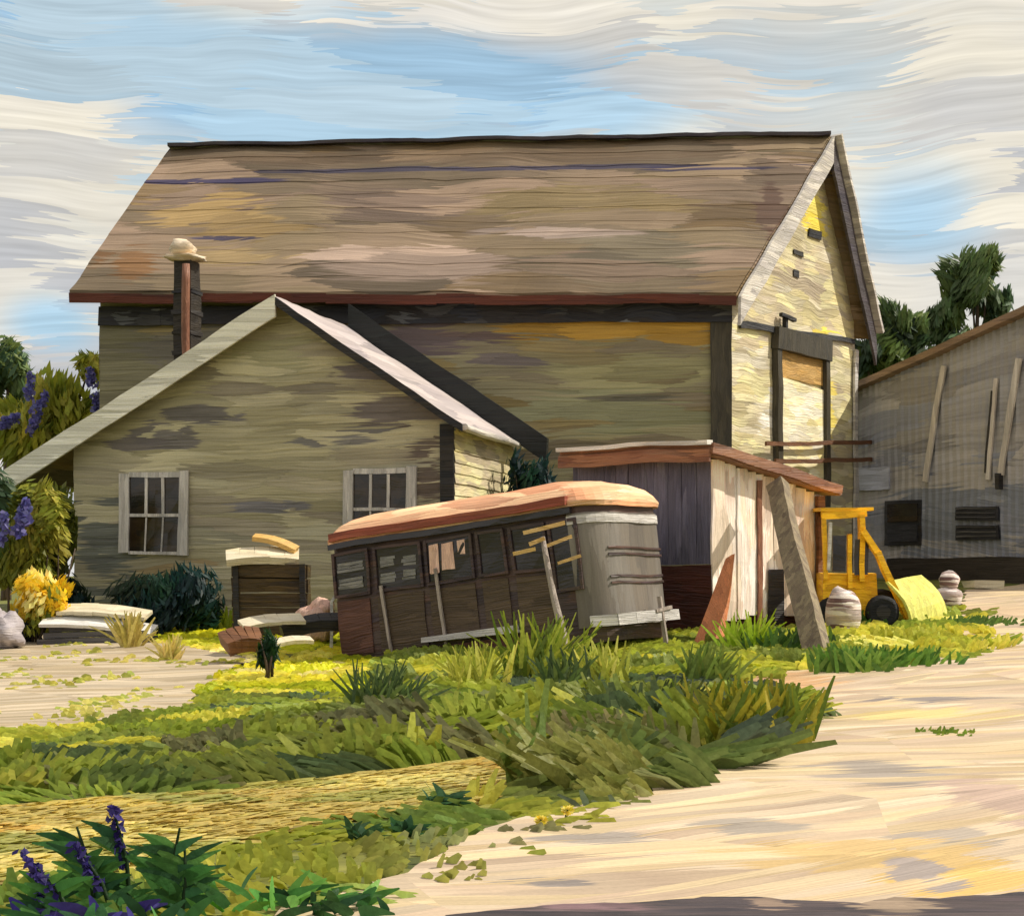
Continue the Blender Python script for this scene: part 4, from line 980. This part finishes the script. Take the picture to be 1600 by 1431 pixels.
tuft(1330, 1050, 130, .55, .08, .6, A((84, 118, 48), (70, 100, 44), (106, 134, 58)), 'vivid green clump right of the leaning timber', gt)
tuft(1400, 1040, 130, .42, .08, .9, A((84, 120, 44), (100, 136, 56), (66, 100, 40)), 'green clump under the lemon bucket', gt, .4)
tuft(1340, 980, 90, .5, .07, .7, A((70, 108, 36), (60, 92, 34)), 'green clump under the front of the yellow loader', gt)
tuft(1530, 975, 150, .26, .07, .9, A((88, 116, 56), (76, 102, 50)), 'flat green patch of grass right of the lemon bucket', gt, .5)
tuft(1478, 1148, 60, .14, .05, .35, A((96, 120, 44), (110, 130, 50)), 'small green tuft alone on the sandy road', gt, .4)
tuft(1168, 1160, 260, .8, .07, .75, A((128, 124, 36), (110, 116, 34), (146, 138, 44), (88, 104, 36)), 'big olive yellow tuft at the edge of the road', gt, -.05)
tuft(960, 1175, 150, .55, .09, .7, A((128, 122, 84), (112, 112, 66), (96, 104, 50)), 'greyish dry tuft in the middle of the grass bank', gt, -.5)
tuft(1040, 1120, 90, .6, .07, .5, A((60, 70, 40), (90, 100, 44)), 'dark tuft between the bus front and the olive tuft', gt, .4)
tuft(204, 1012, 70, .85, .07, .2, A((176, 164, 92), (160, 148, 80), (190, 176, 110)), 'wide dry tan grass clump in front of the white boards', 'dry grass clumps', .0)
tuft(266, 1032, 45, .62, .06, .16, A((176, 164, 92), (190, 176, 110)), 'narrow dry tan grass clump right of the wide one', 'dry grass clumps')
tuft(320, 985, 130, .62, .07, .6, A((150, 166, 48), (128, 148, 44), (168, 178, 66)), 'yellow green grass clump in front of the dark blue green shrub', gt, .1)

# dark leafy weeds
def weed(px, py, n, L, w, cols, label, lean=0, spread=.3, up=.7, name='weed', nviolet=0, violet_h=.5):
    b = G(px, py); t = thing(name, b, label, 'plant')
    m = MB()
    for i in range(n):
        a = U(-1, 1); q = b + Vector((random.gauss(0, spread), random.gauss(0, spread * .5), U(0, .05)))
        m.blade(q, (a * .9 + lean, U(-.7, .3), up + U(-.2, .4)), L * U(.6, 1.2), w * U(.7, 1.3), mul(vary(random.choice(cols), .22), 1.3), U(.2, .6), 4, Vector((U(-.4, .4), U(-.3, .3), 1)) if R() < .5 else Vector((1, U(-.4, .4), 0)))
    m.build('leaves', LEAF, t)
    return t, b
g_lf = A((60, 104, 48), (76, 122, 54), (46, 82, 42), (94, 134, 62), k=1.5)
weed(680, 1262, 14, .15, .05, A((40, 70, 46), (60, 92, 64)), 'tiny dark weed highest on the golden path', .5, .04, .7)
weed(635, 1306, 18, .12, .05, A((40, 72, 50), (54, 88, 56)), 'small dark round weed beside the sandy road', 0, .05, .5)
weed(560, 1318, 18, .14, .045, A((48, 76, 48), (70, 94, 54)), 'small dark weed left of the round weed', .1, .05, .7)
weed(455, 1424, 20, .2, .05, g_lf, 'broad leaved green plant at the bottom of the picture', .5, .22, .5)
weed(365, 1428, 14, .2, .05, g_lf, 'broad leaved green plant next to the violet flowers', -.3, .2, .7)
weed(500, 1430, 16, .16, .05, A((30, 62, 36), (44, 78, 40)), 'dark leafy plant at the very edge of the sandy road', .2, .2, .5)
# violet flower spikes in the lower left corner
indigo = A((54, 44, 110), (64, 54, 122), (46, 38, 98), (72, 62, 130), k=1.2)
def spike(px, py, h, lean, label, vi=True, nl=11):
    b = G(px, py); t = thing('flower_spike', b, label, 'flower', 'violet flower spikes in the lower left corner')
    top = b + Vector((lean * h, U(-.05, .05), h))
    m = MB(); m.tube([b - Vector((0, 0, .05)), b.lerp(top, .5) + Vector((.02, 0, 0)), top], [.014, .011, .006], 6, A((40, 66, 34))[0])
    m.build('stem', LEAF, t)
    m = MB()
    for i in range(nl):
        k = R() * .8; q = b.lerp(top, k); sgn = random.choice((-1, 1))
        m.blade(q, (sgn * U(.5, 1), U(-.4, .4), U(.2, .9)), U(.1, .2), U(.03, .055), vary(random.choice(A((40, 74, 44), (54, 94, 46), (70, 110, 50), k=1.8)), .2), .3, 3, Vector((U(-.3, .3), 0, 1)))
    m.build('leaves', LEAF, t)
    if vi:
        m = MB()
        for i in range(60):
            k = U(.45, 1.05); q = b.lerp(top, k) + Vector((random.gauss(0, .011), random.gauss(0, .012), 0))
            m.leaf(q, (U(-1, 1), U(-1, 1), U(0, 1)), (U(-1, 1), -1, U(-1, 1)), U(.04, .07), .03, vary(random.choice(indigo), .2))
        m.build('blossom', LEAF, t)
spike(205, 1425, .48, -.18, 'tallest indigo flower spike in the lower left corner')
spike(185, 1440, .36, -.5, 'indigo flower spike leaning left under the tallest spike')
spike(130, 1450, .34, -.75, 'indigo flower spike leaning far left over the yellow grass')
spike(70, 1440, .22, -.2, 'short indigo flower spike nearest the left edge')
spike(240, 1432, .42, .3, 'green budding spike just right of the tallest indigo spike', False, 26)
spike(150, 1425, .4, -.25, 'green budding spike left of the tallest indigo spike', False, 26)
spike(280, 1436, .34, .05, 'thin green spike rightmost of the corner clump', False, 40)
weed(110, 1455, 14, .18, .06, indigo, 'mass of indigo petals low in the left corner', 0, .18, .5, 'flower_clump')
weed(30, 1456, 12, .19, .06, A((46, 80, 46), (60, 100, 50), (40, 70, 48), k=1.9), 'dark green leafy plant in the bottom left corner', -.2, .16, .5)
weed(190, 1460, 14, .2, .06, A((46, 80, 46), (60, 100, 50), (40, 70, 48), k=1.9), 'dark green foliage at the foot of the indigo spikes', 0, .22, .7)
# little yellow flowers
def flower(px, py, label, r=.09):
    b = G(px, py); t = thing('yellow_flower', b, label, 'flower', 'small yellow flowers in the grass')
    hgt = .07; m = MB(); m.tube([b - Vector((0, 0, .03)), b + Vector((.02, 0, hgt))], [.012, .008], 5, A((80, 100, 40))[0]); m.build('stem', LEAF, t)
    m = MB(); c = b + Vector((.02, 0, hgt))
    for i in range(22):
        a = i * 2.4; d = Vector((math.cos(a), -.5 + U(-.3, .3), math.sin(a) * .7)); m.leaf(c + d * r * .55, d, (0, -1, .6), r * 1.1, r * .6, vary(A((238, 216, 60), (246, 232, 120))[i % 2], .1))
    m.build('petals', LEAF, t)
flower(1102, 1062, 'yellow flower below the orange board', .1)
flower(966, 1228, 'yellow flower on the bank above the road edge', .045)
flower(882, 1282, 'yellow flower at the road edge, right of two', .045)
flower(840, 1298, 'yellow flower at the road edge, left of two', .045)

# ------------------------------------------------------------------ camera, sun, sky
cam = bpy.data.objects.new('camera', bpy.data.cameras.new('camera')); COL.objects.link(cam); S.camera = cam
cam.location = (0, 0, EYE); cam.rotation_euler = (rad(90), 0, 0)
cam.data.sensor_width = 36; cam.data.sensor_fit = 'HORIZONTAL'; cam.data.lens = F / 1600 * 36
cam.data.shift_y = (HY - 715.5) / 1600; cam.data.clip_end = 6000; cam.data.clip_start = .1
EL_S, AZ_S = rad(45), rad(85)                       # elevation, clockwise from +Y
sd = Vector((math.sin(AZ_S) * math.cos(EL_S), math.cos(AZ_S) * math.cos(EL_S), math.sin(EL_S)))
sun = bpy.data.objects.new('sun', bpy.data.lights.new('sun', 'SUN')); COL.objects.link(sun)
sun.rotation_euler = sd.to_track_quat('Z', 'Y').to_euler(); sun.data.energy = 4.4; sun.data.angle = rad(.53); sun.data.color = (1, .92, .78)
W = bpy.data.worlds.new('World'); S.world = W; W.use_nodes = True; nt = W.node_tree; nt.nodes.clear()
sky = N(nt, 'ShaderNodeTexSky', sky_type='NISHITA'); sky.sun_disc = False; sky.sun_elevation = EL_S; sky.sun_rotation = AZ_S
tc = N(nt, 'ShaderNodeTexCoord'); sx = N(nt, 'ShaderNodeSeparateXYZ'); nt.links.new(tc.outputs['Generated'], sx.inputs[0])
az_ = M(nt, 'ARCTAN2', sx.outputs[0], sx.outputs[1]); el_ = M(nt, 'ARCSINE', sx.outputs[2])
cb = N(nt, 'ShaderNodeCombineXYZ'); nt.links.new(az_, cb.inputs[0]); nt.links.new(el_, cb.inputs[2])
vec = cb.outputs[0]
w1 = N(nt, 'ShaderNodeTexNoise'); w1.inputs['Scale'].default_value = 5.5; w1.inputs['Detail'].default_value = 2; nt.links.new(vec, w1.inputs['Vector'])
skw = VM(nt, 'ADD', vec, VM(nt, 'MULTIPLY', VM(nt, 'SUBTRACT', w1.outputs['Color'], (.5, .5, .5)), (.085, 0, .04)))
a1, b1, s1, _ = strokes(nt, skw, .085, .024, 'wall', turn=0, fine=.75, rag=.75)
lo = N(nt, 'ShaderNodeTexNoise'); lo.inputs['Scale'].default_value = 1; lo.inputs['Detail'].default_value = 4
nt.links.new(VM(nt, 'MULTIPLY', VM(nt, 'ADD', vec, (.0, 0, .03)), (7, 1, 17)), lo.inputs['Vector'])
def gauss(ca, ce, wa, we):
    x = M(nt, 'MULTIPLY', M(nt, 'SUBTRACT', az_, ca), 1 / wa); y = M(nt, 'MULTIPLY', M(nt, 'SUBTRACT', el_, ce), 1 / we)
    return M(nt, 'EXPONENT', M(nt, 'MULTIPLY', M(nt, 'ADD', M(nt, 'MULTIPLY', x, x), M(nt, 'MULTIPLY', y, y)), -1))
gb_ = M(nt, 'ADD', gauss(-.075, .262, .2, .036), M(nt, 'MULTIPLY', M(nt, 'ADD', gauss(.225, .19, .04, .035), gauss(-.25, .135, .03, .018)), .6))
gb_ = M(nt, 'ADD', gb_, M(nt, 'MULTIPLY', gauss(-.26, .3, .06, .02), .7))
dens = M(nt, 'ADD', M(nt, 'MULTIPLY', gb_, 1.5), M(nt, 'MULTIPLY_ADD', lo.outputs['Fac'], 1.1, -.62))
dens = M(nt, 'ADD', dens, M(nt, 'MULTIPLY_ADD', a1, .9, -.45))
mr = N(nt, 'ShaderNodeMapRange'); mr.interpolation_type = 'SMOOTHSTEP'; nt.links.new(dens, mr.inputs[0]); mr.inputs[1].default_value = .15; mr.inputs[2].default_value = .95
warm = M(nt, 'ADD', M(nt, 'MULTIPLY', b1, .55), M(nt, 'MULTIPLY_ADD', lo.outputs['Fac'], .9, -.22))
warm = M(nt, 'ADD', M(nt, 'MULTIPLY', warm, .75), M(nt, 'MULTIPLY_ADD', el_, 1.5, -.25))
cl = ramp(nt, warm, A((190, 193, 201), (201, 202, 204), (215, 212, 205), (230, 223, 206), (222, 217, 208), (208, 204, 204)))
blu = ramp(nt, a1, A((158, 202, 232), (170, 210, 238), (184, 216, 234), (198, 217, 224)))
skyv = N(nt, 'ShaderNodeVectorMath', operation='SCALE'); nt.links.new(sky.outputs[0], skyv.inputs[0]); skyv.inputs['Scale'].default_value = .1
blu2 = mixc(nt, .25, blu, skyv.outputs[0])
c = mixc(nt, mr.outputs[0], cl, blu2)
sv = M(nt, 'MULTIPLY_ADD', s1, .65, .71)
sv = M(nt, 'MULTIPLY', sv, M(nt, 'MULTIPLY_ADD', b1, .2, .91))
sc = N(nt, 'ShaderNodeVectorMath', operation='SCALE'); nt.links.new(c, sc.inputs[0]); nt.links.new(M(nt, 'MULTIPLY', sv, 10.0), sc.inputs['Scale'])
bg = N(nt, 'ShaderNodeBackground'); nt.links.new(sc.outputs[0], bg.inputs['Color']); bg.inputs['Strength'].default_value = .1
wo = N(nt, 'ShaderNodeOutputWorld'); nt.links.new(bg.outputs[0], wo.inputs[0])
S.cycles.max_bounces = 5; S.cycles.diffuse_bounces = 2; S.cycles.glossy_bounces = 2; S.cycles.caustics_reflective = False
W.cycles.sampling_method = 'MANUAL'; W.cycles.sample_map_resolution = 256
S.view_settings.view_transform = 'Standard'; S.view_settings.look = 'None'; S.view_settings.exposure = 0
for o in bpy.data.objects:
    if '_local' in o: del o['_local']
